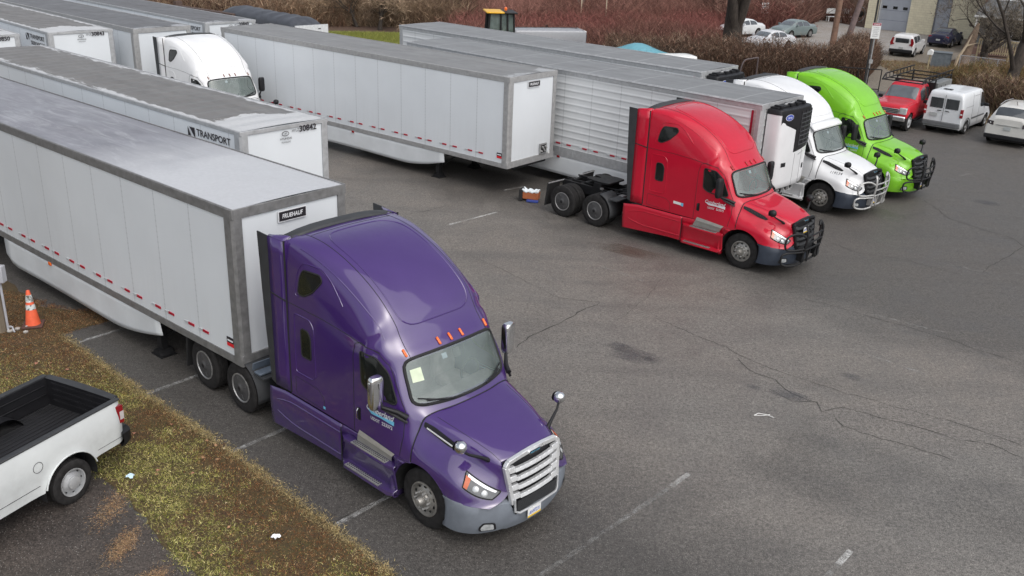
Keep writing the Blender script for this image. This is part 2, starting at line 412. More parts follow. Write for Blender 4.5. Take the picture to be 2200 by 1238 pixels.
def tractor(name, label, loc, head, col, o):
    """o: chrome, bumper material, bullbar material or None, extender, steps..."""
    t = thing(name, label, 'truck', (loc[0], loc[1], 0), R(head), 'sleeper-cab highway tractors parked in the lot')
    P = paint('paint_'+o['key'], col, **o.get('paint', {}))
    SEAM = simple('panel_gap', (.01, .01, .012), .7)
    mir = CHROME if o['chrome'] else BLK
    # --- cab and sleeper shell
    b = MB(); b.use(P)
    ws_u0, ws_u1 = 11.08, 12.95
    iu0, iu1 = int(11.2*BL.su), int(12.8*BL.su); jm = int(2.75*BL.sv)
    b.grid(BL.G, skip=lambda i, j: iu0 <= i < iu1 and abs(j+.5-BL.mid) < jm)
    b.prism([(-1.235, 1.1), (1.235, 1.1), (1.235, 3.9), (1.19, 3.95), (.85, 4.0), (-.85, 4.0), (-1.19, 3.95), (-1.235, 3.9)], 'x', -3.356, -3.342)
    b.use(SEAM)
    for sg in (-1, 1):
        side_line(b, BOTH, [(-3.33, 2.87), (-2.4, 2.86), (-1.75, 2.82), (-1.3, 2.77), (-.98, 2.72)], sg, .005)
        side_line(b, BOTH, [(-1.58, 1.14), (-1.56, 2.5), (-1.5, 2.74), (-1.35, 2.8), (-1.0, 2.71), (-.82, 2.55), (-.6, 2.2), (-.44, 1.9), (-.4, 1.5), (-.46, 1.15)], sg, .006)
        # sleeper panel pressings and luggage door
        b.use(P); side_line(b, BLV, rpoly([(-3.17, 1.62), (-3.17, 2.72), (-2.72, 2.72), (-2.62, 2.6), (-2.6, 1.7), (-2.7, 1.62)], .06), sg, .012, -.001, True); b.use(SEAM)
        side_line(b, BLV, rpoly([(-3.2, 1.18), (-3.2, 1.52), (-2.55, 1.5), (-2.4, 1.4), (-2.38, 1.16)], .05), sg, .004, 0, True)
        b.tube([BL.at(u/6, sg*2.05, 0) for u in range(2, 68)], .006, 5)
        b.use(P); b.tube([BL.at(u/6, sg*3.3, -.006) for u in range(8, 52)], .014, 5); b.use(SEAM)
    b.tube([BL.at(.9, v/4, 0) for v in range(-8, 9)], .005, 5)
    b.use(P)    # raised rim of the roof panel
    G = BL.patch(1.3, 8.6, -1.8, 1.8, .0, .12, 24, 20); b.tube([tuple(q) for q in border(G)], .011, 5, True)
    b.build('cab_body', None, t, 38)
    # --- glass
    G = BL.patch(ws_u0, ws_u1, -2.92, 2.92, .012, .1, 12, 24)
    w = MB(); w.grid(G); ws = w.build('windshield', WSG, t, 60)
    w = MB(); w.tube([tuple(q) for q in border(G)], .026, 6, True); w.build('gasket', RUB, ws, 60)
    if o.get('paper'):
        w = MB()
        w.grid(BL.patch(11.5, 12.0, -2.45, -1.75, .02, 0, 2, 2)); w.build('paper_note', simple('note_paper', (.62, .7, .52), .8), ws)
    w = MB().use(simple('sensor_black', (.05, .05, .05), .5)); w.grid(BL.patch(11.25, 11.6, -.2, .2, .0, 0, 2, 2)); w.use(simple('toll_tag', (.5, .62, .68), .6)); w.grid(BL.patch(11.3, 11.5, -.75, -.5, .0, 0, 2, 2)); w.build('toll_tag', None, ws)
    for sg in (-1, 1):
        wi = MB()
        q = [BL.at(12.98, sg*(.2 if sg < 0 else .5), .03), BL.at(12.9, sg*1.2, .05), BL.at(12.62, sg*2.4 if sg < 0 else sg*2.3, .04)]
        if sg > 0: q = [BL.at(12.98, .5, .03), BL.at(12.85, 1.3, .05), BL.at(12.6, 2.4, .04)]
        wi.tube([tuple(v) for v in q], .011, 5); wi.tube([tuple(BL.at(12.92, sg*.9, .045)), tuple(BL.at(12.75, sg*1.9, .045))], .016, 5)
        wi.build('wiper', BLK, t, 60)
    # --- inside
    i_ = MB().use(INTER); i_.box(-.75, -.3, -.98, .98, 1.35, 1.83); i_.box(-1.75, -1.7, -1.1, 1.1, 1.2, 2.9); i_.box(-1.7, -.4, -1.1, 1.1, 1.18, 1.22); i_.build('dashboard', None, t, bevel=.04)
    for y in (-.62, .62):
        s_ = MB().use(SEATM); s_.box(-1.4, -.95, y-.25, y+.25, 1.5, 1.65); s_.box(-1.52, -1.38, y-.25, y+.25, 1.55, 2.3); s_.box(-1.5, -1.4, y-.14, y+.14, 2.32, 2.5)
        s_.build('seat', None, t, bevel=.05)
    s_ = MB(); s_.lathe([(.2+.02*math.cos(a), .02*math.sin(a)) for a in [k*math.pi/4 for k in range(9)]], (-.78, .62, 1.9), 'x', 20); s_.build('steering_wheel', BLK, t, 60)
    # --- marker lights above the windshield
    for v in (-2.3, -.62, 0, .62, 2.3):
        m = MB(); c = Vector(BL.at(10.42 if abs(v) < 1 else 10.36, v, .012)); a = Vector(BL.at(10.72, v, .012)); d = (a-c).normalized()
        m.obox((c+a)/2, d*.07, Vector((0, .022, 0)), d.cross(Vector((0, 1, 0)))*.016); m.build('marker_light', o.get('amber', AMB), t, bevel=.014)
    # --- side windows, handles, lettering
    for sg in (-1, 1):
        for nm, pts, r in (('sleeper_window', [(-2.98, 1.98), (-2.98, 2.5), (-2.78, 2.5), (-2.71, 2.4), (-2.71, 1.98)], .07),
                           ('upper_window', [(-3.02, 3.12), (-2.95, 3.42), (-2.86, 3.58), (-2.42, 3.6), (-2.36, 3.5), (-2.62, 3.24), (-2.88, 3.1)], .07),
                           ('door_window', [(-1.36, 2.08), (-1.38, 2.66), (-1.02, 2.62), (-.84, 2.46), (-.58, 2.02), (-.62, 1.96), (-1.2, 2.0)], .07)):
            q = rpoly(pts, r); w = MB(); side_fill(w, BOTH, q, sg, .006); wo = w.build(nm, DKG, t, 60)
            w = MB(); side_line(w, BOTH, q, sg, .014, .002, True); w.build('gasket', RUB, wo, 60)
            if nm == 'upper_window':
                w = MB().use(P); side_line(w, BOTH, rpoly([(-3.12, 3.05), (-3.02, 3.5), (-2.88, 3.7), (-2.4, 3.7), (-2.15, 3.55), (-1.8, 3.2)], .1)[:-3], sg, .014, -.004); w.build('window_pressing', None, wo, 60)
        w = MB().use(BLK); side_fill(w, BLV, rpoly([(-1.5, 1.38), (-1.5, 1.6), (-1.4, 1.62), (-1.4, 1.38)], .03), sg, .003)
        w.use(CHROME if o['chrome'] else BLK); w.tube([(-1.45, sg*1.25, 1.4), (-1.45, sg*1.28, 1.44), (-1.45, sg*1.28, 1.56), (-1.45, sg*1.25, 1.6)], .012, 6); w.build('door_handle', None, t, 50)
        if o.get('logo', True):
            w = MB(); s2 = lambda x0, z0, sl=0: (lambda u, v: hit(BLV, x0+(u if sg < 0 else -u), z0+v+u*sl*(1 if sg < 0 else 1), sg, .005))
            xa = -1.24 if sg < 0 else -.6
            w.use(INKW if o['key'] == 'red' else CYAN); side_fill(w, BLV, [(xa, 1.7), (xa+(-1 if sg > 0 else 1)*.64, 1.68), (xa+(-1 if sg > 0 else 1)*.64, 1.61), (xa+(-1 if sg > 0 else 1)*.12, 1.63)], sg, .004)
            w.use(INKW); w.text('Cumberland', s2(xa, 1.68), .1, .012, .35, .64)
            w.use(INKW); w.text('USDOT', s2(xa+.1*(1 if sg < 0 else -1), 1.53), .06, .01, 0, .22); w.text('223372', s2(xa+.37*(1 if sg < 0 else -1), 1.53), .06, .01, 0, .24)
            w.build('door_lettering', None, t)
        if o.get('number'):
            w = MB(); w.use(INK); xa = .2 if sg < 0 else .62
            w.text(o['number'], lambda u, v: hit(HLV, xa+(u if sg < 0 else -u), 1.4+v-.05*u, sg, .006), .07, .004, 0, .36); w.build('fender_number', None, t)
        if o['key'] in ('red', 'purple'):
            w = MB(); w.use(WHITEP); x0 = -2.33 if o['key'] == 'red' else -2.5
            if o['key'] == 'red': side_fill(w, BLV, [(-2.28, 1.5), (-2.02, 1.49), (-2.02, 1.41), (-2.28, 1.42)], sg, .004); w.use(CYAN); side_fill(w, BLV, [(-2.02, 1.49), (-1.94, 1.49), (-1.94, 1.39), (-2.02, 1.4)], sg, .004)
            else: w.use(CYAN); side_fill(w, BLV, [(-2.42, 1.24), (-2.36, 1.24), (-2.36, 1.19), (-2.42, 1.19)], sg, .004)
            w.build('side_sticker', None, t)
    # --- hood
    b = MB(); b.use(P); b.grid(HL.G); b.use(SEAM)
    for sg in (-1, 1):
        b.tube([HL.at(0, sg*v/4, .004) for v in range(0, 28)], .01, 5)
        b.tube([HL.at(u/4, sg*2.1, .0) for u in range(2, 30)], .004, 5)
    b.use(SEAM); b.grid(HL.patch(6.75, 7.1, -.5, .1, .003, 0, 3, 3))
    hood = b.build('hood', None, t, 38)
    for sg in (-1, 1):
        w = MB().use(BLK); q = [(-.16, 1.70), (-.17, 1.77), (0.02, 1.735), (.42, 1.6), (.56, 1.52), (.5, 1.49), (.3, 1.53)]
        side_fill(w, HLV, rpoly(q, .02, 2), sg, .008)
        w.use(CHROME if o['chrome'] else DGREY)
        for k in range(2 if o['chrome'] else 7):
            if o['chrome']: side_line(w, HLV, [(-.1, 1.7-.012*k), (.44, 1.535-.012*k)], sg, .006, .014)
            else: side_line(w, HLV, [(-.12+.085*k, 1.74-.027*k), (-.06+.085*k, 1.685-.027*k)], sg, .006, .012)
        w.build('hood_vent', None, hood, 50)
        # headlamp cluster
        hl = MB().use(simple('lamp_housing', (.06, .065, .07), .15, .2, coat=1))
        u0, u1, v0, v1 = 4.2, 7.4, 4.7, 5.95
        def hp(a, c, off):   # a 0..1 back to front, c 0..1 upper to lower
            top = v0+.35*a; lo = v1-.15*(1-a)-.2*max(0, a-.8)
            up_ = top+(lo-top)*c
            return HL.at(u0+(u1-u0)*(a*.98+.18*c*(1-a)), sg*up_, off)
        def hpatch(a0, a1, c0, c1, off, n=8): return np.array([[hp(a0+(a1-a0)*i/n, c0+(c1-c0)*j/n, off) for j in range(n+1)] for i in range(n+1)])
        hl.grid(hpatch(0, 1, 0, 1, .012)); hl.use(BLKR); hl.tube([tuple(v) for v in border(hpatch(0, 1, 0, 1, .008))], .012, 6, True)
        hl.use(SATIN).grid(hpatch(.08, .9, .06, .26, .02)); h = hl.build('headlight', None, t, 50)
        l = MB().use(LENS)
        for a in (.4, .68):
            c = Vector(hp(a, .62, .02)); n_ = (Vector(hp(a, .62, .1))-Vector(hp(a, .62, 0))).normalized(); e1 = n_.orthogonal().normalized(); e2 = n_.cross(e1)
            l.add([c+n_*.02]+[c+(e1*math.cos(k*math.pi/8)+e2*math.sin(k*math.pi/8))*.05 for k in range(16)], [(0, 1+k, 1+(k+1) % 16) for k in range(16)])
        l.build('lens', None, h, 50)
        l = MB().use(simple('dark_amber', (.5, .09, .015), .25, coat=.6)); l.grid(hpatch(.02, .17, .22, .95, .02)); l.build('turn_signal', None, h, 50)
    # --- grille
    g = MB().use(BLK); SL = SATIN if o['chrome'] else BLKR
    def gp(y, z):   # y, z on the grille plane (bulged)
        tt = (1.5-z)/.72; return (1.225+.1*tt+.03*math.cos(y*2.2)-.02, y, z)
    W_ = lambda z: .605-.1*(1.5-z)/.72
    g.grid([[tuple(np.array(gp(W_(z)*k/8, z))-np.array((.05, 0, 0))) for k in range(-8, 9)] for z in np.linspace(.62, 1.5, 9)])
    gr = g.build('grille', None, t, 50)
    fr = MB(); pts = [gp(-W_(.8), .8), gp(-W_(1.1), 1.1), gp(-W_(1.42), 1.42), gp(-.53, 1.485), gp(-.25, 1.515), gp(0, 1.525), gp(.25, 1.515), gp(.53, 1.485), gp(W_(1.42), 1.42), gp(W_(1.1), 1.1), gp(W_(.8), .8)]
    for a, c in zip(pts[:-1], pts[1:]):
        a, c = Vector(a), Vector(c); d = c-a; fr.obox((a+c)/2, d*.53, Vector((.035, 0, 0)), d.normalized().cross(Vector((1, 0, 0)))*(.036 if abs(a.y) > .45 else .038))
    fr.build('grille_frame', SL if o['chrome'] else BLK, gr, bevel=.008)
    for k in range(4):
        z = 1.36-k*.15; s_ = MB(); wz = W_(z)-.03
        for sg in (-1, 1):
            a = Vector(gp(sg*wz, z+.0)); c = Vector(gp(sg*(wz-.13), z-.005)); s_.obox((a+c)/2+Vector((.012, 0, 0)), (c-a)*.5, Vector((.03, 0, .0)), Vector((-.014, 0, .042)))
        q = [gp(y, z-.03-.015*(1-(y/.42)**2)) for y in np.linspace(-(wz-.12), wz-.12, 9)]
        for a, c in zip(q[:-1], q[1:]):
            a, c = Vector(a), Vector(c); s_.obox((a+c)/2+Vector((.015, 0, 0)), (c-a)*.51, Vector((.028, 0, 0)), Vector((-.012, 0, .027)))
        s_.build('grille_bar', SL if o['chrome'] else DGREY, gr, bevel=.005)
    bd = MB().use(CHROME); bd.prism(rpoly([(-.13, 1.47), (.13, 1.47), (.13, 1.53), (-.13, 1.53)], .03), 'x', 1.26, 1.285); bd.use(BLK).prism(rpoly([(-.12, 1.478), (.12, 1.478), (.12, 1.522), (-.12, 1.522)], .02), 'x', 1.285, 1.288)
    bd.use(CYAN); bd.text('FREIGHTLINER', lambda u, v: (1.29, -.105+u, 1.49+v), .024, .004, 0, .21); bd.build('badge', None, gr)
    # --- bumper
    plan = [(.56, 1.205), (.75, 1.2), (.92, 1.14), (1.07, 1.02), (1.2, .82), (1.3, .55), (1.36, .28), (1.38, 0)]
    full = cr([(x, -y, 0) for x, y in plan]+[(x, y, 0) for x, y in plan[::-1][1:]], 4)[:, :2]
    bm = MB()
    rows = []
    for x, y in full:
        ay = abs(y); top = .87 if ay > .9 else (.86 if ay > .56 else (.86-(.56-ay)/.1*.22 if ay > .46 else .64))
        bot = .34 if ay > .6 else .32; rx = .02 if x > .8 else 0
        rows.append([(x-.12, y*.9, top), (x-.05, y, top), (x, y, top-.035), (x+.02, y, (top+bot)/2+.1), (x+.01, y, bot+.14), (x-.06, y*.985, bot), (x-.16, y*.9, bot-.01)])
    bm.grid(rows, True)
    BM = P if o['bumper'] == 'paint' else o['bumper']
    bu = bm.build('bumper', BM, t, 40, solid=.015)
    lp = MB().use(BLK); lp.grid([[(1.33+.04*math.cos(y*1.5), y, z) for y in np.linspace(-.48, .48, 9)] for z in (.6, .72, .84)])
    for k in range(9): lp.use(DGREY); lp.tube([(1.36+.03*math.cos(y*1.5), y, .65+k*.022) for y in np.linspace(-.46, .46, 7)], .004, 4)
    lp.build('lower_grille', None, bu, 50)
    tr = MB(); tr.tube([(1.36, -.5, .87), (1.37, -.49, .66), (1.4, -.42, .625), (1.42, 0, .62), (1.4, .42, .625), (1.37, .49, .66), (1.36, .5, .87)], .02, 6); tr.build('lower_grille_trim', SILVL if o['chrome'] else BLK, bu, 50)
    for sg in (-1, 1):
        f = MB().use(BLK); cx = 1.165; c = Vector((1.165, sg*.9, .49)); d = Vector((-.42*sg*sg, sg*.9*.42, 0)); d = Vector((-.6, sg*.8, 0)).normalized(); nn = Vector((.8, sg*.6, 0)).normalized()
        q = rpoly([(-.15, -.05), (-.13, .07), (.06, .08), (.13, .0), (.12, -.07)], .03)
        f.add([c+nn*.02+d*a+Vector((0, 0, b_)) for a, b_ in q], [tuple(range(len(q)))]); f.use(LENS)
        f.add([c+nn*.03+d*a*.75+Vector((0, 0, b_*.75)) for a, b_ in q], [tuple(range(len(q)))]); f.build('fog_lamp', None, bu)
    if o.get('plate', True):
        px = 1.43 if o['key'] != 'red' else 1.36; pz = .47 if o['key'] != 'red' else 1.2; py = -.12
        p = MB().use(WHITEP); p.box(px, px+.008, py-.15, py+.15, pz, pz+.15); p.use(YEL).box(px+.004, px+.0095, py-.15, py+.15, pz, pz+.03)
        p.use(BLUE); p.text('AH97231', lambda u, v: (px+.0105, py-.12+u, pz+.045+v), .07, .01, 0, .24); p.build('license_plate', None, bu)
    # --- mirrors
    for sg in (-1, 1):
        m = MB().use(mir); q = rpoly([(-.79, sg*1.36), (-.64, sg*1.36), (-.62, sg*1.45), (-.66, sg*1.6), (-.78, sg*1.6)], .04, 3)
        vs = []; prof = [(1.98, .75), (2.03, .95), (2.1, 1), (2.44, 1), (2.5, .92), (2.53, .7)]; cx, cy = np.mean(q, 0)
        m.grid([[((x-cx)*k+cx, (y-cy)*k+cy, z) for x, y in q+[q[0]]] for z, k in prof], sg > 0)
        m.poly([((x-cx)*.7+cx, (y-cy)*.7+cy, 2.53) for x, y in q]); mo = m.build('mirror', None, t, 50)
        a = MB(); a.tube([(-.36, sg*1.14, 1.83), (-.5, sg*1.22, 1.9), (-.66, sg*1.38, 1.98), (-.7, sg*1.46, 2.02)], [.05, .04, .03, .03], 8); a.tube([(-.34, sg*1.16, 1.76), (-.6, sg*1.3, 1.88), (-.68, sg*1.4, 1.98)], .025, 6); a.build('mirror_arm', BLK, mo, 60)
        m = MB().use(mir); c = Vector((.8, sg*1.12, 1.8))
        m.lathe([(0, -.09), (.06, -.075), (.095, -.03), (.1, .03), (.085, .07), (.05, .1), (0, .11)], c, 'z', 16); m.use(BLK); m.lathe([(.085, -.015), (.08, -.03), (0, -.035)], c+Vector((-.07, 0, 0)), 'x', 14)
        hm = m.build('hood_mirror', None, t, 60)
        a = MB(); a.tube([(.95, sg*.66, 1.46), (.92, sg*.78, 1.54), (.86, sg*1.0, 1.66), (.81, sg*1.1, 1.74)], [.04, .028, .022, .02], 7); a.build('mirror_arm', BLK, hm, 60)
    # --- side skirts, steps, extenders
    for sg in (-1, 1):
        s_ = MB().use(P); zt = 1.09
        def sk(x, z):
            bulge = .02*math.sin(max(0, min(1, (zt-z)/.75))*math.pi); cut = 0
            return (x, sg*(1.235+bulge), z)
        xs = list(np.linspace(-4.02, -1.92, 24)); rows = []
        for x in xs:
            bot = .27+.1*min(1, (x+4.02)/1.6); tp = zt-.07*(1-min(1, (x+4.02)/.5))
            rows.append([sk(x, tp+(bot-tp)*k/8) for k in range(9)]+[(x, sg*1.15, bot-.01)])
        s_.grid(rows, sg < 0)
        # stepped part under the door
        prof = [(1.235, 1.1), (1.15, .93), (1.13, .9), (1.28, .885), (1.29, .85), (1.26, .8), (1.17, .46), (1.16, .42), (1.31, .405), (1.32, .35), (1.25, .31), (1.15, .3)]
        xs = [-1.92, -1.8, -1.2, -.86, -.66, -.58, -.55]
        rows = []
        for x in xs:
            k = 0 if x <= -1.92 else (.6 if x > -.6 else 1)
            rows.append([(x, sg*(1.24+(y-1.24)*k), z if k == 1 else 1.1+(z-1.1)*.98) for y, z in prof])
        s_.grid(rows, sg < 0)
        s_.use(SEAM); s_.tube([(-1.92, sg*1.258, z) for z in (.4, .7, 1.05)], .006, 5)
        s_.use(P); s_.tube([(x, sg*(1.25), .93-.1*max(0, (-3.2-x)/.6)**2) for x in np.linspace(-3.8, -1.95, 10)], .012, 5)
        s_.tube([(x, sg*(1.251), .5+.1*max(0, (-3.2-x)/.6)**1.5) for x in np.linspace(-3.8, -1.95, 10)], .014, 5)
        # arch lip behind the steer wheel
        s_.grid([[(.66*math.cos(a)*1.0-.0, sg*yy, .5+.66*math.sin(a)) for yy in (1.0, 1.225)] for a in np.linspace(R(108), R(200), 12)], sg < 0)
        s_.grid([[(.66*math.cos(a), sg*1.23, .5+.66*math.sin(a)), (min(-.55, .66*math.cos(a)-.02), sg*1.235, max(.3, .5+.66*math.sin(a)))] for a in np.linspace(R(120), R(197), 12)], sg > 0)
        s_.add([(-.225, sg*1.215, 1.2), (-.23, sg*1.22, 1.12), (-.56, sg*1.235, 1.12), (-.56, sg*1.235, .84), (-.5, sg*1.232, .93), (-.4, sg*1.228, 1.02), (-.33, sg*1.225, 1.07), (-.215, sg*1.215, 1.13)], [(0, 1, 2, 3, 4, 5, 6, 7)])
        so_ = s_.build('side_fairing', None, t, 40, solid=.008)
        for x0, x1, z, yo in ((-1.64, -.76, .893, 1.285), (-1.78, -.9, .412, 1.315)):
            st = MB().use(ALU); st.box(x0, x1, sg*(yo-.15) if sg > 0 else -yo, sg*yo if sg > 0 else -(yo-.15), z-.01, z+.004)
            st.box(x0, x1, min(sg*yo, sg*(yo-.02)), max(sg*yo, sg*(yo-.02)), z-.03, z+.006)
            if z > .8:
                st.use(KICK).add([(x0+.2, sg*1.244, 1.2), (x1+.2, sg*1.244, 1.13), (x1+.14, sg*1.252, 1.06), (x0+.16, sg*1.252, 1.1), (x1+.04, sg*1.175, z+.008), (x0+.04, sg*1.175, z+.008)], [(0, 1, 2, 3), (3, 2, 4, 5)])
            st.use(BLK)
            for k in range(18):
                for j in range(3):
                    xx = x0+.04+k*(x1-x0-.08)/17; yy = sg*(yo-.035-j*.04); st.box(xx-.014, xx+.014, yy-.01, yy+.01, z+.0045, z+.0065)
            st.build('step_tread', None, so_)
        if o.get('ext', True):
            e = MB().use(P); zt = 3.93
            e.grid([[(x, sg*(1.225+.03*(-3.36-x)/.4), z) for z in np.linspace(1.14, zt+.03*(-3.36-x), 12)] for x in (-3.36, -3.5, -3.64, -3.78)], sg > 0)
            e.prism([(-3.36, 3.9), (-3.36, 3.97), (-3.78, 3.97), (-3.78, 3.93)], 'y', sg*1.05, sg*1.225) if False else None
            e.grid([[(x, sg*(1.225+.03*(-3.36-x)/.4), 3.93+.03*(-3.36-x)), (x, sg*(1.1+.12*(-3.36-x)/.42), 3.99-.03*(-3.36-x)/.4), (x+.04, sg*(.97+.2*(-3.36-x)/.42), 4.0-.05*(-3.36-x)/.4)] for x in (-3.36, -3.5, -3.64, -3.78)], sg > 0)
            e.use(SEAM); e.tube([(-3.36, sg*1.235, 2.87), (-3.78, sg*1.262, 2.93)], .007, 5); e.tube([(-3.35, sg*1.232, z) for z in (1.15, 2.5, 3.95)], .009, 5)
            eo = e.build('side_extender', None, t, 40, solid=.02)
            if o.get('norubber'): continue
            rb = MB(); rb.prism([(-3.785, 1.16), (-3.785, 3.95), (-4.08, 3.96), (-4.03, 2.9), (-3.99, 2.2), (-3.9, 1.2)], 'y', sg*1.25, sg*1.272); rb.build('rubber_edge', DGREY, eo)
    r_ = MB(); r_.grid([[(-3.30, y, 4.035-.06*abs(y)**3), (-3.36, y, 4.07-.06*abs(y)**3), (-3.56, y, 4.06-.07*abs(y)**3), (-3.6, y, 3.98-.07*abs(y)**3)] for y in np.linspace(-1.08, 1.08, 9)], True)
    r_.build('roof_fairing_edge', DGREY, t, 50, solid=.02)
    # --- chassis
    c = MB().use(BLKR)
    for sg in (-1, 1): c.box(-7.05, 1.0, sg*.43-.04, sg*.43+.04, .72, 1.0)
    for x in (-6.95, -6.45, -5.8, -5.13, -4.5, -3.8, -2, 0): c.box(x-.06, x+.06, -.43, .43, .76, .94)
    for x in (-6.45, -5.13, 0): c.tube([(x, -1.0, .51), (x, 1.0, .51)], .09, 10)
    for x in (-6.45, -5.13): c.lathe([(0, -.25), (.2, -.2), (.25, 0), (.2, .2), (0, .25)], (x, 0, .52), 'x', 16)
    c.box(-4.75, -4.3, -.42, .42, 1.0, 1.04)
    c.box(-4.0, -.7, -1.04, -.55, .38, .93); c.box(-4.0, -.7, .55, 1.04, .38, .93)
    c.box(-.9, .85, -.65, .65, .55, 1.1); c.box(-3.3, -.4, -1.08, 1.08, .95, 1.14)
    for sg in (-1, 1): c.tube([(-7.0, sg*.3, 1.02), (-5.0, sg*.28, 1.04), (-4.0, sg*.28, 1.2), (-3.5, sg*.2, 1.5)], .025, 6)
    for y in (-.14, 0, .14): c.tube([(-4.9, y*.5, 1.05), (-4.6, y, 1.15), (-4.2, y, 1.5), (-3.45, y*1.5, 1.75)], .018, 6)
    c.use(SILV).box(-4.62, -4.45, -.7, -.48, .95, 1.02); c.box(-5.45, -5.35, -.55, -.48, 1.0, 1.06)
    c.use(simple('well_black', (.008, .008, .009), .9))
    for sg in (-1, 1):
        half_well(c, 0, .5, .645, sg*.72, sg*1.18)
    c.build('chassis', None, t)
    fw = MB().use(BLKR); q = rpoly([(-5.2, -.42), (-5.2, .42), (-5.55, .46), (-6.15, .36), (-6.2, .12), (-5.85, .05), (-5.85, -.05), (-6.2, -.12), (-6.15, -.36), (-5.55, -.46)], .05, 3)
    fw.prism(q, 'z', 1.17, 1.22); fw.box(-5.75, -5.45, -.5, .5, 1.0, 1.17); fw.build('fifth_wheel', None, t)
    for sg in (-1, 1):
        f = MB(); f.grid([[(-5.13+.6*math.cos(a), sg*yy, .51+.6*math.sin(a)) for yy in (.58, 1.2)] for a in np.linspace(R(-12), R(75), 10)]+[], sg > 0)
        f.box(-4.62, -4.3, min(sg*.7, sg*1.2), max(sg*.7, sg*1.2), .98, 1.0)
        fo = f.build('quarter_fender', DGREY, t, 40, solid=.02)
        if o.get('bluefender'):
            f = MB(); f.box(-4.62, -4.42, min(sg*.62, sg*1.2), max(sg*.62, sg*1.2), 1.02, 1.06); f.obox((-4.66, sg*.9, 1.13), (.02, 0, .08), (0, .3, 0), (.01, 0, -.004)); f.build('fender_step', simple('slate_fender', (.1, .125, .16), .55), fo, bevel=.01)
        m = MB(); m.prism([(-7.02, 1.0), (-7.05, 1.03), (-7.1, .98), (-7.2, .22), (-7.17, .22)], 'y', sg*.62, sg*1.2); m.build('mud_flap', RUB, t)
        m = MB(); m.tube([(-7.03, sg*.4, .98), (-7.03, sg*1.22, 1.0)], .025, 8); m.build('flap_bracket', ALUD, t)
        l = MB(); l.box(-7.09, -7.05, min(sg*.2, sg*.34), max(sg*.2, sg*.34), .8, .9); l.build('tail_light', REDL, t)
        wheel(t, 0, sg*.985, .51, .29, sg, 'holes')
        for x in (-5.13, -6.45): wheel(t, x, sg*1.07, .51, .27, sg, 'cover')
    # --- bull bar
    if o.get('bull'):
        BB = o['bull']; m = MB().use(BB)
        for sg in (-1, 1):
            m.tube(cr([(1.5, sg*.45, .42), (1.56, sg*.46, .8), (1.6, sg*.47, 1.1), (1.58, sg*.46, 1.35), (1.52, sg*.42, 1.46), (1.56, sg*.3, 1.36)], 4).tolist(), .035, 8)
            m.tube(cr([(1.6, sg*.46, 1.15), (1.5, sg*.62, 1.26), (1.4, sg*.82, 1.29), (1.3, sg*1.03, 1.22), (1.27, sg*1.07, 1.1), (1.27, sg*1.07, .95), (1.3, sg*1.03, .87), (1.42, sg*.82, .83), (1.56, sg*.46, .83)], 4).tolist(), .03, 8)
            m.tube(cr([(1.55, sg*.46, .74), (1.44, sg*.8, .76), (1.3, sg*1.05, .76), (1.24, sg*1.13, .7), (1.24, sg*1.13, .48), (1.3, sg*1.05, .42), (1.42, sg*.8, .38), (1.5, sg*.46, .4)], 4).tolist(), .03, 8)
            m.box(1.36, 1.56, sg*.44-.02, sg*.44+.02, .45, .75)
            m.obox((1.56, sg*.25, .6), (.012, 0, 0), (0, .03, .03), (0, -.05, .16))
        for z, x in ((.44, 1.5), (.8, 1.57), (1.0, 1.6), (1.2, 1.61)): m.tube([(x-.0, -.47, z), (x+.03, 0, z+.0), (x, .47, z)], .026 if z > .5 else .03, 8)
        for y in (-.2, .2): m.tube([(1.53, y, .44), (1.6, y, .8)], .025, 6)
        m.build('bull_bar', None, t, 60)
    if o.get('visor'):
        v = MB(); v.grid([[np.array(BL.at(9.6, y, .03)), np.array(BL.at(10.1, y, .1)), np.array(BL.at(10.9, y, .12)), np.array(BL.at(11.1, y, .1))] for y in np.linspace(-2.9, 2.9, 17)], True)
        v.build('sun_visor', P, t, 40, solid=.02)
    return t

# ------------------------------------------------------------------ trailers
def roof_mat(key, base, lite, front, border, ribs=0, streak=0, seams=0):
    t = NT('trailer_roof_'+key); o = t.obj(); x, y, z = t.sep(o)
    vec = t.n('Mapping', {0: o, 3: (.35, 2.2, 1)}).outputs[0]
    n = t.noise(1.0, 6, .65, o, .4); ns = t.noise(1.2, 6, .7, vec, .6); nf = t.noise(14, 3, .6)
    ax = t.math('ABSOLUTE', y)
    e = t.math('ADD', ax, t.math('MULTIPLY', t.math('SUBTRACT', ns, .5), 1.0))
    m1 = t.ramp(e, border-.03, border+.03)
    fx = t.math('ADD', x, t.math('MULTIPLY', t.math('SUBTRACT', n, .5), 3.5))
    m2 = t.ramp(fx, front-.06 if not streak else front-1.5, front+.06 if not streak else front+1.5)
    m = t.math('MAXIMUM', m1, m2)
    dk = t.mix(t.ramp(ns, .3, .75), [v*.78 for v in base], [v*1.18 for v in base])
    if streak: dk = t.mix(t.ramp(t.noise(1.6, 7, .75, vec, 1.2), .5, .75, 0, .6), dk, lite)
    lt = t.mix(t.ramp(nf, .3, .7), [v*.9 for v in lite], lite)
    c = t.mix(m, dk, lt)
    if seams:
        s = t.ramp(t.math('ABSOLUTE', t.math('SUBTRACT', t.math('FRACT', t.math('DIVIDE', x, 1.95)), .5)), .006, .012, 1, 0)
        c = t.mix(s, c, [min(1, v*1.8) for v in base])
    t.set('Base Color', c)
    t.set('Roughness', t.ramp(n, .3, .7, .3 if streak else .42, .5 if streak else .6))
    t.set('Specular IOR Level', .6)
    if ribs: t.bump(t.math('SINE', t.math('MULTIPLY', x, 6.28/.61)), .55, .02)
    else: t.bump(n, .15, .03)
    return t.m
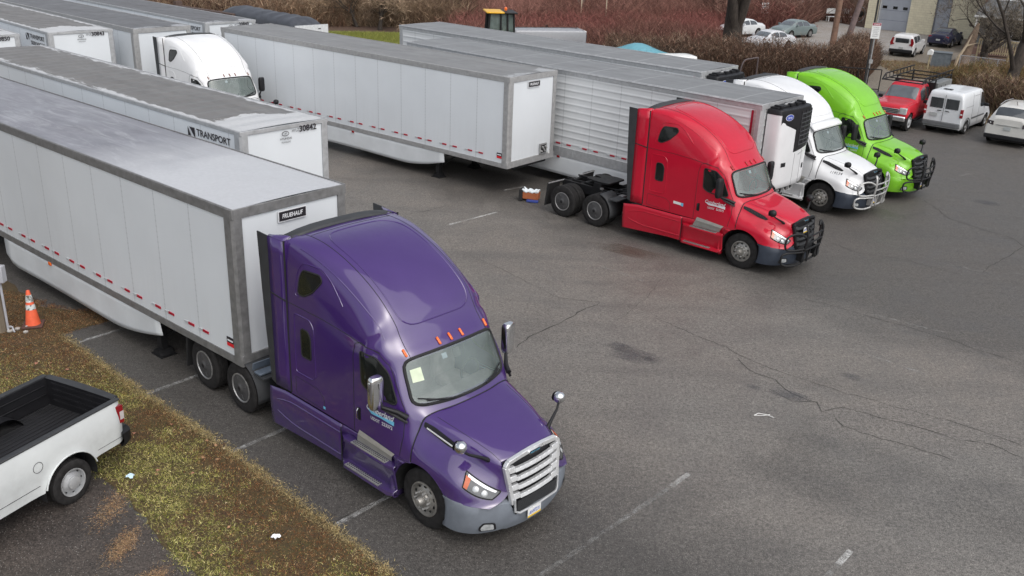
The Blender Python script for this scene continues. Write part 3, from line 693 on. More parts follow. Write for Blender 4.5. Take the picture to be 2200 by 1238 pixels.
def panel_mat(key, col, pitch=1.232, phase=.2, corr=0):
    t = NT('trailer_panel_'+key); o = t.obj(); x, y, z = t.sep(o)
    n = t.noise(.7, 4, .55); n2 = t.noise(3, 5, .6)
    fr = t.math('ABSOLUTE', t.math('SUBTRACT', t.math('FRACT', t.math('DIVIDE', t.math('ADD', x, phase+pitch*40.5), pitch)), .5))
    seam = t.ramp(fr, .005, .011, 1, 0)
    dots = t.ramp(t.math('ABSOLUTE', t.math('SUBTRACT', t.math('FRACT', t.math('MULTIPLY', z, 9)), .5)), .1, .2, 1, .25)
    seam2 = t.math('MULTIPLY', t.ramp(fr, .012, .022, 1, 0), dots)
    sm = t.math('MAXIMUM', t.math('MULTIPLY', seam, .32), t.math('MULTIPLY', seam2, .3))
    c = t.mix(t.ramp(n, .35, .7), [v*.95 for v in col], col)
    # streaks of road grime low down
    vec = t.n('Mapping', {0: o, 3: (5, 5, .5)}).outputs[0]
    g = t.math('MULTIPLY', t.math('MULTIPLY', t.ramp(z, 2.6, 1.1), t.ramp(t.noise(1.5, 5, .7, vec), .4, .8)), .16)
    c = t.mix(g, c, (.4, .39, .36)); c = t.mix(sm, c, (.16, .17, .18))
    t.set('Base Color', c); t.set('Roughness', t.ramp(n2, .3, .7, .28, .42)); t.set('Coat Weight', .15)
    if corr: t.bump(t.math('POWER', t.math('ABSOLUTE', t.math('SINE', t.math('MULTIPLY', z, 3.14159/corr))), 6), .9, .014)
    else: t.bump(t.math('ADD', t.math('MULTIPLY', seam, -.3), t.math('MULTIPLY', t.noise(.55, 2), 1.2)), .12, .02)
    return t.m
TW = (.71, .745, .775)
PAN = panel_mat('white', TW); PANB = panel_mat('white_narrow', TW, 1.232, .5); CORR = panel_mat('ribbed', (.66, .68, .69), 1.232, .3, .235)
SKIRT = simple('skirt_panel', (.68, .71, .73), .4, var=.06, scale=1.5)
SILVM = simple('mid_rail', (.36, .36, .36), .45, .25, var=.15, scale=7)
def trailer(name, label, cor, head, roofm, o):
    a = R(head); nx, ny = -math.sin(a), math.cos(a)
    t = thing(name, label, 'trailer', (cor[0]+nx*1.295, cor[1]+ny*1.295, 0), a, 'long white semi trailers parked side by side')
    L, H, Wd = 16.15, 4.085, 1.295; rail = SILVL if o.get('lightrail') else (SILVM if o.get('midrail') else SILV); zb = 1.08
    refr = o.get('reefer'); PM = CORR if refr else o.get('panel', PAN)
    b = MB(); b.box(-L+.02, -.03, -Wd+.012, Wd-.012, zb+.02, H-.03); b.build('box_body', PM, t)
    rx = np.arange(-L+.02, -.02, .102) if o.get('num') else (-L+.02, -L/2, -.03)
    r = MB(); r.grid([[(x, y, H+.03*(1-(y/1.25)**2)+(.016*math.sin(x*6.283/.61)*min(1, (Wd-abs(y))*6) if o.get('num') else 0)) for y in np.linspace(-Wd+.03, Wd-.03, 9)] for x in rx], True); r.build('roof', roofm, t, 60)
    tr = MB(); zr = .085 if o.get('num') else (.17 if not refr else .16)
    for sg in (-1, 1):
        y0, y1 = sorted((sg*(Wd-.015), sg*(Wd+.004))); tr.box(-L, 0, y0, y1, H-zr, H+.012)
        tr.box(-L, 0, *sorted((sg*(Wd-.04), sg*(Wd-.008))), H-.02, H+.022)
        if refr: tr.tube([(-L, sg*(Wd+.006), H-.02), (0, sg*(Wd+.006), H-.02)], .02, 6)
    tr.box(-.03, .006, -Wd, Wd, H-zr, H+.014); tr.box(-L-.01, -L+.03, -Wd, Wd, H-.12, H+.014)
    tr.build('top_rail', rail, t, bevel=.006)
    br = MB()
    for sg in (-1, 1): y0, y1 = sorted((sg*(Wd-.05), sg*(Wd+.006))); br.box(-L, 0, y0, y1, zb-.06, zb+(.1 if not refr else .28))
    if refr:
        for k in range(26):
            br.box(-L+.3+k*.62, -L+.33+k*.62, -Wd-.012, -Wd-.006, zb-.03, zb+.26)
    br.box(-.05, .008, -Wd, Wd, zb-.06, zb+.16)
    br.build('bottom_rail', rail, t, bevel=.005)
    for x, dx in ((0, -1), (-L, 1)):
        for sg in (-1, 1):
            p = MB(); xs = sorted((x, x+dx*.2)); ys = sorted((sg*(Wd-.2), sg*(Wd+.005)))
            q = [(x+dx*.24, sg*(Wd+.009)), (x+dx*.04, sg*(Wd+.009)), (x-dx*.009, sg*(Wd-.04)), (x-dx*.009, sg*(Wd-.2)), (x+dx*.03, sg*(Wd-.2)), (x+dx*.03, sg*(Wd-.02)), (x+dx*.24, sg*(Wd-.02))]
            p.prism(q, 'z', zb-.06, H+.002)
            if o.get('twotone'): p.use(SILVL)
            p.build('corner_post', o.get('post', rail), t)
    # red and white reflective tape
    if o.get('tape', True):
        pz = 1.37 if not refr else 1.48; tw = simple('white_reflector', (.5, .52, .53), .4)
        tp = MB().use(REDR); tp.box(-.2, 0, -Wd-.003, -Wd+.01, pz-.026, pz+.026); tp.use(tw); tp.box(-.35, -.2, -Wd-.002, -Wd+.01, pz-.022, pz+.022)
        t0 = tp.build('reflector_strip', None, t); t0.location.x = -1.1
        for k in range(13):
            for q in (0, .5):
                if k or q: t1 = t0.copy(); COL.objects.link(t1); t1.parent = t; t1.location.x = -1.1-k*1.232-q
    F = lambda u0, z0: (lambda u, v: (.01 if not refr else .01, u0+u, z0+v))
    S = lambda x0, z0: (lambda u, v: (x0+u, -Wd-.002, z0+v))
    if o.get('plate'):
        p = MB().use(INKW); p.box(0, -.026+.04, -.32, .32, 3.66, 3.87); p.use(INK).box(0, .0165, -.305, .305, 3.675, 3.855)
        p.use(INKW); p.text('FRUEHAUF', lambda u, v: (.0185, -.235+u, 3.725+v), .085, .02, .2, .47); p.build('nameplate', None, t)
        p = MB().use(INK); p.box(-.47, -.25, -Wd-.004, -Wd+.01, 1.41, 1.52); p.use(INKW); p.box(-.45, -.27, -Wd-.0055, -Wd, 1.44, 1.475); p.use(simple('red_label', (.7, .02, .03), .4)); p.box(-.47, -.25, -Wd-.004, -Wd+.01, 1.335, 1.408); p.build('side_nameplate', None, t)
    if o.get('num'):
        p = MB().use(INK); p.text(o['num'], F(.4, 3.88), .15, .025, 0, .52); p.build('fleet_number', None, t); p = MB().use(INK)
        p.text('HYUZ', F(.18, 3.9), .07, .004, 0, .21)
        p.text('HYUNDAI', F(-.18, 3.74), .055, .006, 0, .34); p.text('TRANSLEAD', F(-.15, 3.66), .04, .001, 0, .28)
        p.build('maker_lettering', None, t); p = MB().use(INK)
        ring = [(.1*math.cos(k*math.pi/10), .055*math.sin(k*math.pi/10)) for k in range(20)]
        p.tube([(.012, -.02+u, 3.89+v) for u, v in ring], .008, 4, True); p.text('H', lambda u, v: (.012, -.05+u+v*.2, 3.86+v), .06, .012, .3, .06)
        p.build('maker_emblem', None, t)
    if o.get('transport'):
        p = MB().use(INK); x0 = -2.3
        p.poly([S(x0, 3.6)(0, 0), S(x0, 3.6)(0, .27), S(x0, 3.6)(.17, 0)]); p.poly([S(x0, 3.6)(.08, .27), S(x0, 3.6)(.32, .27), S(x0, 3.6)(.32, 0)])
        p.text('TRANSPORT', S(-1.9, 3.7), .17, .018, 0, 1.48); p.text('SERVICES', S(-1.86, 3.46), .14, .012, 0, 1.4); p.build('side_lettering', None, t)
    # skirts
    if o.get('skirt', True):
        for sg in (-1, 1):
            s_ = MB(); G = []
            for x in list(np.linspace(-10.35, -2.97, 26)):
                f = (x+10.35)/7.38; bot = .33+.02*math.sin(f*6) + max(0, (f-.72)/.28)**1.6*.36
                if f < .05: bot += (.05-f)/.05*.25
                inn = .04*f
                G.append([(x, sg*(Wd-.02-inn*k/6), 1.03+(bot-1.03)*k/6) for k in range(7)])
            s_.grid(G, sg < 0); s_.build('side_skirt', SKIRT, t, 50, solid=.012)
            l = MB(); y0, y1 = sorted((sg*(Wd-.02), sg*(Wd+.025))); l.box(-7.87, -7.75, y0, y1, .95, 1.03); l.build('side_marker', AMB if o['key'] == 'near' else REDL, t, bevel=.01)
    # underframe
    u = MB().use(BLKR)
    for k in range(26): u.box(-.4-k*.61, -.34-k*.61, -1.2, 1.2, .97, 1.02)
    u.box(-1.6, -.05, -.9, .9, .93, 1.0); u.use(ALUD)
    for sg in (-1, 1): u.tube([(-3.5, sg*1.0, .98), (-4.2, sg*.5, .55), (-4.4, 0, .5)], .03, 6)
    u.box(-16.1, -16.0, -1.1, 1.1, .45, .57)
    for sg in (-1, 1): u.box(-16.12, -16.02, sg*.5-.05, sg*.5+.05, .5, 1.05)
    u.build('underframe', None, t)
    for sg in (-1, 1):
        g = MB(); g.box(-3.57, -3.41, sg*.98-.08, sg*.98+.08, .08, 1.02); g.tube([(-3.5, sg*.95, .35), (-2.7, sg*.6, 1.0)], .025, 6); g.tube([(-3.44, sg*1.05, .7), (-2.9, sg*1.1, .95)], .018, 6); lg = g.build('landing_leg', BLKR, t, bevel=.01)
        g = MB(); g.prism([(-3.66, .02), (-3.32, .02), (-3.4, .14), (-3.58, .14)], 'y', sg*.98-.16, sg*.98+.16); g.box(-3.7, -3.28, sg*.98-.18, sg*.98+.18, .0, .025); g.build('foot', BLKR, lg)
        if o.get('wheels', True):
            for x in (-13.1, -14.35): wheel(t, x, sg*1.0, .5, .27, sg, 'plain')
            m = MB(); m.box(-15.02, -15.0, *sorted((sg*.65, sg*1.22)), .2, .9); m.build('mud_flap', RUB, t)
    # rear doors
    d = MB(); 
    for y0, y1 in ((-Wd+.05, -.01), (.01, Wd-.05)): d.box(-L-.03, -L+.0, y0, y1, zb+.1, H-.13)
    for y in (-.9, -.3, .3, .9): d.tube([(-L-.05, y, zb+.05), (-L-.05, y, H-.15)], .017, 6)
    d.build('rear_door', WHITEP, t)
    if o.get('gladbox'):
        g = MB().use(ALUD); g.box(0, .05, .45, .82, 1.25, 1.62); g.use(BLK).box(.05, .055, .5, .77, 1.3, 1.57)
        for k in range(7): g.use(ALU).lathe([(.035, 0), (.03, .05), (0, .05)], (.05, .52+.04*k, 1.36+.05*(k*3 % 4)), 'x', 10)
        g.use(WHITEP).box(0, .012, .95, 1.05, 1.2, 1.3); g.build('hose_connector', None, t)
    if refr:
        rb = MB().use(simple('corner_red_stripe', (.3, .01, .03), .35)); rb.box(-.33, -.26, -Wd-.008, -Wd+.005, zb+.1, H-.2)
        rb.use(ALU); rb.box(-.245, -.16, -Wd-.016, -Wd, zb+.1, H-.18); rb.build('corner_trim', None, t)
        UW = simple('unit_white', (.68, .69, .7), .35, var=.04, scale=2, coat=.3)
        e = bpy.data.objects.new('cooling_unit', None); COL.objects.link(e); e.parent = t
        def prof(x, k=1): return x
        w = MB()
        pl = cr([(0.01, -.98, 0), (.3, -.99, 0), (.47, -.93, 0), (.56, -.6, 0), (.6, 0, 0), (.56, .6, 0), (.47, .93, 0), (.3, .99, 0), (.01, .98, 0)], 4)[:, :2]
        zs = [(1.5, .9), (1.56, .98), (1.7, 1), (3.82, 1), (3.9, .97), (3.94, .9)]
        w.grid([[(x*k+.02, y*(1-(1-k)*.3), z) for x, y in pl] for z, k in zs]); w.poly([(x*.9+.02, y*.97, 3.94) for x, y in pl]); w.poly([(x*.9+.02, y*.97, 1.5) for x, y in pl][::-1])
        w.build('unit_housing', UW, e, 40); w = MB(); w.poly([(x*.91+.02, y*.98, 3.946) for x, y in pl]); w.grid([[(x*k+.022, y*(1-(1-k)*.3)*1.004, z) for x, y in pl] for z, k in ((3.8, 1.005), (3.9, .975), (3.946, .91))]); w.build('top_cover', BLK, e, 40)
        def ux(y): return float(np.interp(y, pl[4:-4, 1], pl[4:-4, 0]))+.02
        def up(pts, m, off, nm, mb=None):
            q = MB() if mb is None else mb; q.use(m); c = np.mean(pts, 0); vs = []; fs = []; n = len(pts); K = 5
            vs.append((ux(c[0])+off, c[0], c[1]))
            for k in range(1, K+1):
                for p in pts: yy = c[0]+(p[0]-c[0])*k/K; vs.append((ux(yy)+off, yy, c[1]+(p[1]-c[1])*k/K))
            for i in range(n):
                j = (i+1) % n; fs.append((0, 1+i, 1+j))
                for k in range(1, K): fs.append((1+(k-1)*n+i, 1+k*n+i, 1+k*n+j, 1+(k-1)*n+j))
            q.add(vs, fs); return q
        bk = MB().use(BLK); ys = [-.93, -.9, -.7, -.5, -.3, -.16, -.15, .0, .2, .4, .6, .8, .93]
        zl = lambda y: 3.5-.0*y if y < -.9 else (3.56-(y+.9)*.36 if y < -.155 else 2.6+.1*max(0, y))
        bk.grid([[(ux(y)+.014-.012*(k in (0, 6)), y, zl(y)+(3.93-zl(y))*k/6) for k in range(7)] for y in ys], True)
        bk.build('black_cowl', None, e, 50)
        gl = MB()
        for k in range(8):
            z = 2.8+k*.135; gl.use(DGREY); q = [(ux(y)+.02, y, z+.02*y) for y in np.linspace(.08, .9, 8)]; gl.tube(q, .022, 5)
        for y in (.08, .36, .64, .9): gl.tube([(ux(y)+.02, y, 2.76), (ux(y)+.02, y, 3.84)], .018, 5)
        gl.build('grille', None, e, 60)
        bd = MB(); c0 = (-.62, 3.72); el = [(c0[0]+.17*math.cos(k*math.pi/12), c0[1]+.085*math.sin(k*math.pi/12)) for k in range(24)]
        up([(c0[0]+(a_-c0[0])*1.12, c0[1]+(b_-c0[1])*1.14) for a_, b_ in el], INKW, .018, '', bd); up(el, BLUE, .022, '', bd)
        bd.use(INKW); bd.text('Carrier', lambda u, v: (ux(c0[0]-.11+u)+.027, c0[0]-.11+u, c0[1]-.03+v), .07, .012, .3, .23); bd.build('badge', None, e)
        dt = MB(); 
        for y0, y1, z0, z1 in ((-.72, -.5, 2.2, 2.33), (.62, .74, 1.98, 2.14)): up([(y0, z0), (y1, z0), (y1, z1), (y0, z1)], BLK, .01, '', dt)
        dt.use(simple('unit_seam', (.3, .31, .32), .6))
        for pts in ([(-.02, 1.56), (-.02, 2.56)], [(.45, 1.56), (.45, 2.6)]): dt.tube([(ux(y)+.004, y, z) for y, z in pts], .006, 5)
        up([(.18, 2.5), (.55, 2.56), (.55, 2.54), (.2, 2.47)], simple('unit_seam', (.3, .31, .32), .6), .006, '', dt); dt.build('access_panel', None, e)
        tp = MB().use(BLK); tp.box(.03, .3, -.85, .9, 3.945, 4.0); tp.use(ALUD).tube([(.2, -.3, 4.02), (.2, .3, 4.03)], .04, 8); tp.use(BLK)
        for y in (-.7, -.1, .3, .7): tp.box(.1, .35, y-.06, y+.06, 3.95, 4.05)
        tp.build('pipework', None, e, bevel=.01)
        un = MB().use(simple('unit_underside', (.35, .35, .35), .5, var=.5, scale=20)); un.box(.02, .4, -.75, .6, 1.3, 1.5)
        for k in range(12): un.use((ALU, BLK, ALUD)[k % 3]); un.box(.4, .44, -.75+k*.11, -.68+k*.11, 1.3+.02*(k % 4), 1.42+.02*(k % 3))
        un.build('underside_box', None, e)
    return t

DARKR, LITR = (.125, .13, .14), (.4, .41, .42)
rm_near = roof_mat('near', (.21, .21, .235), (.5, .51, .53), -4.4, 1.55, 0, 1)
rm_b = roof_mat('ribbed', (.16, .155, .15), (.5, .51, .52), -1.2, 1.12, 0)
rm_c = roof_mat('plain', (.2, .2, .2), (.36, .37, .38), -.35, 1.3)
rm_r = roof_mat('seamed', (.2, .205, .21), (.3, .3, .31), .5, 1.6, 0, 0, 1)
rm_f = roof_mat('far', (.12, .12, .125), (.36, .37, .39), -.3, 1.25)
trailer('semi_trailer', 'long white box trailer behind the purple tractor, wet roof and black nameplate on its nose', (-4.986, 15.646), -39.76, rm_near, dict(key='near', plate=True))
trailer('semi_trailer', 'white box trailer with ribbed dirty roof and number 30842 on its nose', (-6.538, 21.632), -40.35, rm_b, dict(key='b', num='30842', transport=True, lightrail=True, tape=False, panel=PANB))
trailer('semi_trailer', 'unhitched white box trailer with black nameplate, on landing legs, left of the red tractor', (-.335, 30.956), -38.84, rm_c, dict(key='c', plate=True, gladbox=True, midrail=True))
trailer('refrigerated_trailer', 'ribbed white refrigerated trailer directly behind the red tractor', (7.235, 27.915), -42.58, rm_r, dict(key='d', reefer=True, lightrail=True))
trailer('refrigerated_trailer', 'refrigerated trailer nearest the brown hedge, hitched to the white tractor with bull bar', (6.456, 33.854), -41.22, rm_r, dict(key='e', reefer=True, lightrail=True))
trailer('semi_trailer', 'white box trailer with a bare unlettered side hitched behind the white tractor without bull bar', (-15.98, 39.34), -41.5, rm_f, dict(key='f', midrail=True))
trailer('semi_trailer', 'white box trailer with number 30840 in front of the tarp-covered flatbed', (-13.98, 42.34), -41.3, rm_f, dict(key='g', num='30840', transport=True, lightrail=True))
trailer('semi_trailer', 'white box trailer with number 30843 on its nose', (-18.5, 37.25), -43.2, rm_b, dict(key='h', num='30843', transport=True, lightrail=True, panel=PANB))
trailer('semi_trailer', 'white box trailer with number 30850 cut by the left edge of the picture', (-21.05, 34.75), -43.2, rm_b, dict(key='i', num='30850', transport=True, lightrail=True))

# ------------------------------------------------------------------ tractors
tractor('highway_tractor', 'purple sleeper tractor with chrome grille and chrome mirrors, nearest of all', (-.50, 13.23), -42.2, (.046, .015, .135), dict(key='purple', chrome=True, bumper=BUMPG, paper=True, bluefender=True, paint=dict(dirt=.32, dcol=(.075, .07, .08), ior=1.95)))
tractor('highway_tractor', 'red sleeper tractor without a trailer, black bull bar on the front', (7.14, 25.75), -41.4, (.5, .004, .026), dict(key='red', chrome=False, bumper=NAVY, bull=BLKR, amber=simple('red_marker', (.35, .02, .02), .4), paint=dict(dirt=.08, ior=1.5)))
tractor('highway_tractor', 'white sleeper tractor with silver bull bar between the red and the green tractor', (11.1, 31.6), -43.3, (.72, .73, .74), dict(key='white', chrome=False, bumper=NAVY, bull=ALU, amber=simple('brown_marker', (.2, .1, .07), .4), visor=True, number='119134', logo=False, paint=dict(dirt=.08)))
tractor('highway_tractor', 'bright green sleeper tractor with green bumper and black bull bar', (13.6, 33.97), -43.2, (.185, .5, .014), dict(key='green', chrome=False, bumper='paint', bull=BLKR, norubber=True, amber=simple('orange_marker', (.5, .14, .02), .4), paint=dict(dirt=.08)))
tractor('highway_tractor', 'white sleeper tractor without bull bar parked in among the white trailers', (-10.97, 36.65), -41.9, (.76, .765, .77), dict(key='white_back', chrome=False, bumper=NAVY, amber=simple('brown_marker', (.2, .1, .07), .4), logo=False, paint=dict(dirt=.05)))

# ------------------------------------------------------------------ ground
def sheet(name, pts, z, mat, kind='structure', sub=0):
    b = MB(); b.poly([(x, y, z) for x, y in pts]); return tag(b.build(name, mat), kind=kind)
def asphalt(key, base, dark, warm, patchy=.5, spk=55, damp_shade=False):
    t = NT('asphalt_'+key); o = t.obj(); x, y, z = t.sep(o)
    big = t.noise(.12, 5, .55, o, .3); mid = t.noise(.9, 5, .6, o, .5); sp = t.noise(spk, 2, .7); s2 = t.noise(16, 4, .85); s3 = t.noise(5.5, 4, .8); vo = t.n('TexVoronoi', {'Vector': o, 'Scale': spk*.5}).outputs[0]
    vec = t.n('Mapping', {0: o, 2: (0, 0, R(-41)), 3: (.10, 1.1, 1)}).outputs[0]; lane = t.noise(.8, 4, .6, vec, .2)
    c = t.mix(t.ramp(big, .38, .62), base, warm)
    c = t.mix(t.ramp(mid, .45, .75, 0, patchy), c, dark)
    c = t.mix(t.ramp(lane, .5, .72, 0, .5), c, dark)
    if damp_shade:   # darker pavement strip by the verge and wet ground, with the trucks' shade painted in
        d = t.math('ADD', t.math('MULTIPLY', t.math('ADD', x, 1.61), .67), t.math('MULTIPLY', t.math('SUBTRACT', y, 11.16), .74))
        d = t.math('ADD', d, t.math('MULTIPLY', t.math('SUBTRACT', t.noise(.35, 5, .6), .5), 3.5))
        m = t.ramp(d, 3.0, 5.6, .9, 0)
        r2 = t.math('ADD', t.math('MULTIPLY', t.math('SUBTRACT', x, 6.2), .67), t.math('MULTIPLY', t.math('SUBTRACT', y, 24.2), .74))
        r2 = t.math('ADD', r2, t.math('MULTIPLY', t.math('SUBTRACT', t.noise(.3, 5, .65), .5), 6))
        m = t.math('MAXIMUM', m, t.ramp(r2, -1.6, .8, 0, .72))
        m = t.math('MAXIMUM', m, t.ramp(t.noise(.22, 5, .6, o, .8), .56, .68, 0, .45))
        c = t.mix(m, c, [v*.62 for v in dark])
    n1 = t.ramp(sp, .36, .64, .5, 1.5); n2_ = t.ramp(s2, .36, .64, .55, 1.45); n3_ = t.ramp(s3, .3, .7, .82, 1.18)
    k = t.math('MULTIPLY', t.math('MULTIPLY', n1, n2_), n3_)
    c = t.n('VectorMath', {0: c, 1: t.n('CombineXYZ', {0: k, 1: k, 2: k}).outputs[0]}, operation='MULTIPLY').outputs[0]
    c = t.mix(t.ramp(vo, .16, .06, 0, .8), c, (.5, .49, .46))
    t.set('Base Color', c); t.set('Roughness', t.ramp(mid, .35, .7, .66, .46)); t.set('Specular IOR Level', .5)
    t.bump(sp, .6, .008); return t.m
ASP = asphalt('lot', (.155, .145, .132), (.1, .093, .086), (.165, .146, .128), damp_shade=True)
ASPD = asphalt('pad', (.062, .052, .047), (.032, .028, .026), (.075, .06, .048), .7, 42)
def dirt(key, a, b_, c_, sc=1.0):
    t = NT('soil_'+key); o = t.obj(); n = t.noise(.5*sc, 6, .7, o, .4); n2 = t.noise(6*sc, 4, .7); n3 = t.noise(25, 3, .7)
    c = t.mix(t.ramp(n, .35, .65), a, b_); c = t.mix(t.ramp(n2, .45, .7), c, c_); c = t.mix(t.ramp(n3, .3, .5, .5, 0), c, (.02, .015, .01))
    t.set('Base Color', c); t.set('Roughness', .9); t.bump(n2, .6, .04); return t.m
FLOOR = dirt('brush_floor', (.09, .05, .035), (.12, .075, .05), (.06, .035, .025))
GRAV = dirt('gravel', (.3, .285, .27), (.24, .2, .165), (.36, .345, .33), .8)
DRIVE = dirt('driveway', (.2, .165, .13), (.17, .15, .12), (.25, .22, .18), .7)
TURF = dirt('turf', (.09, .055, .025), (.08, .068, .022), (.05, .032, .018), 1.5)
sheet('ground', [(-400, -120), (400, -120), (400, 600), (-400, 600)], -.06, FLOOR)
lot = [(-70, -8), (-70, 62), (-14, 66), (3, 58), (12.5, 55.6), (20.6, 57.6), (23.5, 54.5), (24.0, 50.8), (25.0, 48.6), (30, 42), (60, 20), (60, -8)]
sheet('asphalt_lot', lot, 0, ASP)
sheet('driveway', [(19.5, 57.2), (24.1, 50.6), (27.5, 57.5), (31, 64), (29, 68.5), (36, 76), (44, 82), (44, 92), (38.4, 91), (22, 74), (21.3, 62)], -.02, DRIVE)
sheet('gravel_lot', [(16, 72), (21.5, 70.5), (28.5, 73.5), (36, 84), (37.8, 90), (33, 93.8), (31, 99), (26, 103), (15, 84)], -.012, GRAV)
pad = [(-6.95, 13.5), (-6.5, 13.1), (-6.2, 12.75), (-5.5, 12.05), (-4.4, 10.95), (-3.3, 9.6), (-2, 7), (-20, 2), (-20, 15), (-10, 14.6), (-8.2, 14.0)]
strip = [(-1.3, 8), (1.5, 8.0), (-.2, 9.85), (-1.61, 11.16), (-2.72, 12.25), (-3.8, 13.27), (-4.86, 14.28), (-6.1, 15.35), (-7.2, 16.25), (-8.6, 17.5), (-10.05, 18.85), (-9.7, 19.25), (-9.1, 19.85), (-9.35, 20.4), (-10.2, 20.15), (-11.2, 20.3), (-14, 23), (-22, 31), (-30, 24), (-22, 12),
         (-14, 14.9), (-10, 14.6), (-8.2, 14.0), (-6.95, 13.5), (-6.5, 13.1), (-6.1, 12.75), (-5.5, 12.1), (-5.0, 11.5), (-4.4, 10.95), (-3.3, 9.6)]
def rough_edge(P, amp=.07, step=.25):
    out = []
    for i in range(len(P)):
        a, b = np.array(P[i]), np.array(P[(i+1) % len(P)]); n = max(1, int(np.linalg.norm(b-a)/step)); nrm = np.array([-(b-a)[1], (b-a)[0]])/np.linalg.norm(b-a)
        for k in range(n): out.append(tuple(a+(b-a)*k/n+nrm*rng.normal(0, amp*.5)))
    return out
sheet('parking_pad', rough_edge(pad, .05), .004, ASPD)
sheet('grass_verge', rough_edge(strip, .06), .010, TURF)
def inside(P, X, Y):
    r = np.zeros(len(X), bool); n = len(P)
    for i in range(n):
        x1, y1 = P[i]; x2, y2 = P[i-1]
        c = ((y1 > Y) != (y2 > Y)) & (X < (x2-x1)*(Y-y1)/(y2-y1+1e-12)+x1); r ^= c
    return r
def vmat(name, rough=.85, trans=0):
    t = NT(name); a = t.n('Attribute', attribute_name='Col').outputs[0]
    t.set('Base Color', a); t.set('Roughness', rough); t.set('Specular IOR Level', .25); return t.m
VM = vmat('dry_stems')
def ribbons(name, P, D, Lg, Wd, C, bend=.25, seg=2, mat=VM):
    """P bases (n,3), D unit directions, Lg lengths, Wd widths, C colours: each a narrow tapering strip"""
    n = len(P); side = np.cross(D, rng.normal(size=(n, 3))); side /= np.linalg.norm(side, axis=1, keepdims=True)+1e-9
    bd = rng.normal(size=(n, 3))*np.array([1, 1, .2])*bend
    V = np.zeros((n, 2*seg+1, 3))
    for k in range(seg+1):
        f = k/seg; c = P+D*(Lg*f)[:, None]+bd*(Lg*f*f)[:, None]; w = (Wd*(1-f))[:, None]*side*.5
        if k < seg: V[:, 2*k] = c-w; V[:, 2*k+1] = c+w
        else: V[:, 2*seg] = c
    nv = 2*seg+1; base = (np.arange(n)*nv)[:, None]
    quads = np.concatenate([base+np.array([2*k, 2*k+1, 2*k+3, 2*k+2]) for k in range(seg-1)], 0) if seg > 1 else np.zeros((0, 4), int)
    tris = base+np.array([2*seg-2, 2*seg-1, 2*seg])
    me = bpy.data.meshes.new(name); me.vertices.add(n*nv); me.vertices.foreach_set('co', V.reshape(-1))
    loops = np.concatenate([quads.reshape(-1), tris.reshape(-1)]); me.loops.add(len(loops)); me.loops.foreach_set('vertex_index', loops.astype(np.int32))
    st = np.concatenate([np.arange(len(quads))*4, len(quads)*4+np.arange(len(tris))*3]); me.polygons.add(len(st)); me.polygons.foreach_set('loop_start', st.astype(np.int32))
    me.update(calc_edges=True); me.validate()
    ca = me.color_attributes.new('Col', 'FLOAT_COLOR', 'POINT'); cc = np.ones((n, nv, 4)); cc[:, :, :3] = C[:, None, :]; ca.data.foreach_set('color', cc.reshape(-1))
    me.materials.append(mat); ob = bpy.data.objects.new(name, me); COL.objects.link(ob); return ob
def fbm(X, Y, s=1.0, seed=0):
    r = np.random.default_rng(seed); v = np.zeros(len(X)); a = 1
    for k in range(5):
        for _ in range(3):
            th = r.uniform(0, 6.28); f = s*(1.8**k)*r.uniform(.7, 1.3); v += a*np.sin((X*math.cos(th)+Y*math.sin(th))*f+r.uniform(0, 6.28))
        a *= .6
    return v/3
def palette(n, cols, jit=.25, idx=None):
    C = np.array(cols)[rng.integers(0, len(cols), n) if idx is None else idx]; return C*np.clip(1+rng.normal(0, jit, (n, 1)), .35, 1.9)
def pts_in(P, n, x0=None):
    A = np.array(P); lo, hi = A.min(0), A.max(0); out = np.zeros((0, 2))
    while len(out) < n:
        q = rng.uniform(lo, hi, (n*2, 2)); out = np.vstack([out, q[inside(P, q[:, 0], q[:, 1])]])
    return out[:n]
# grass blades on the verge near the camera
near = [(x, y) for x, y in strip]
q = pts_in([(-1.3, 8.4), (1.2, 8.4), (-.2, 9.85), (-1.61, 11.16), (-2.72, 12.25), (-4.86, 14.28), (-7.2, 16.25), (-8.6, 17.5), (-10.05, 18.85), (-9.7, 19.25), (-9.1, 19.85), (-9.35, 20.4), (-10.4, 20.2), (-12.5, 21.2), (-16, 19), (-16, 15.0), (-10, 14.6), (-8.2, 14.0), (-6.95, 13.45), (-6.45, 13.1), (-6.05, 12.75), (-5.45, 12.1), (-4.95, 11.45), (-4.35, 10.9), (-3.3, 9.6)], 16000)
rim = np.vstack([np.array(a)+(np.array(b)-np.array(a))*rng.random((450, 1)) for a, b in zip(strip[3:10], strip[4:11])])+rng.normal(0, .05, (3150, 2)); q[:900] = rng.permutation(rim)[:900]
q = np.repeat(q, 18, 0)+rng.normal(0, .06, (16000*18, 2))
n = len(q); f = fbm(q[:, 0], q[:, 1], .9, 3)+.55*fbm(q[:, 0], q[:, 1], 3.2, 5)
outer = np.min([np.abs((q[:, 0]-a[0])*(b[1]-a[1])-(q[:, 1]-a[1])*(b[0]-a[0]))/np.hypot(b[0]-a[0], b[1]-a[1]) for a, b in (((-1.61, 11.16), (-7.2, 16.25)), ((-7.2, 16.25), (-10.05, 18.85)))], 0)
dry = 1/(1+np.exp(-(f*1.5+.25-outer*1.0)*4)); dry = np.maximum(dry, 1/(1+np.exp(-(q[:, 1]-16.8)*2)))
tj = np.repeat(rng.normal(1, .22, (n//18, 1)), 18, 0).clip(.5, 1.6)
gcol = tj*palette(n, [(.46, .43, .12), (.34, .36, .08), (.62, .56, .26), (.12, .15, .03), (.5, .43, .18), (.05, .05, .015)])
dcol = tj*palette(n, [(.26, .11, .04), (.18, .07, .028), (.45, .3, .16), (.06, .03, .018), (.3, .15, .07), (.035, .02, .012)])
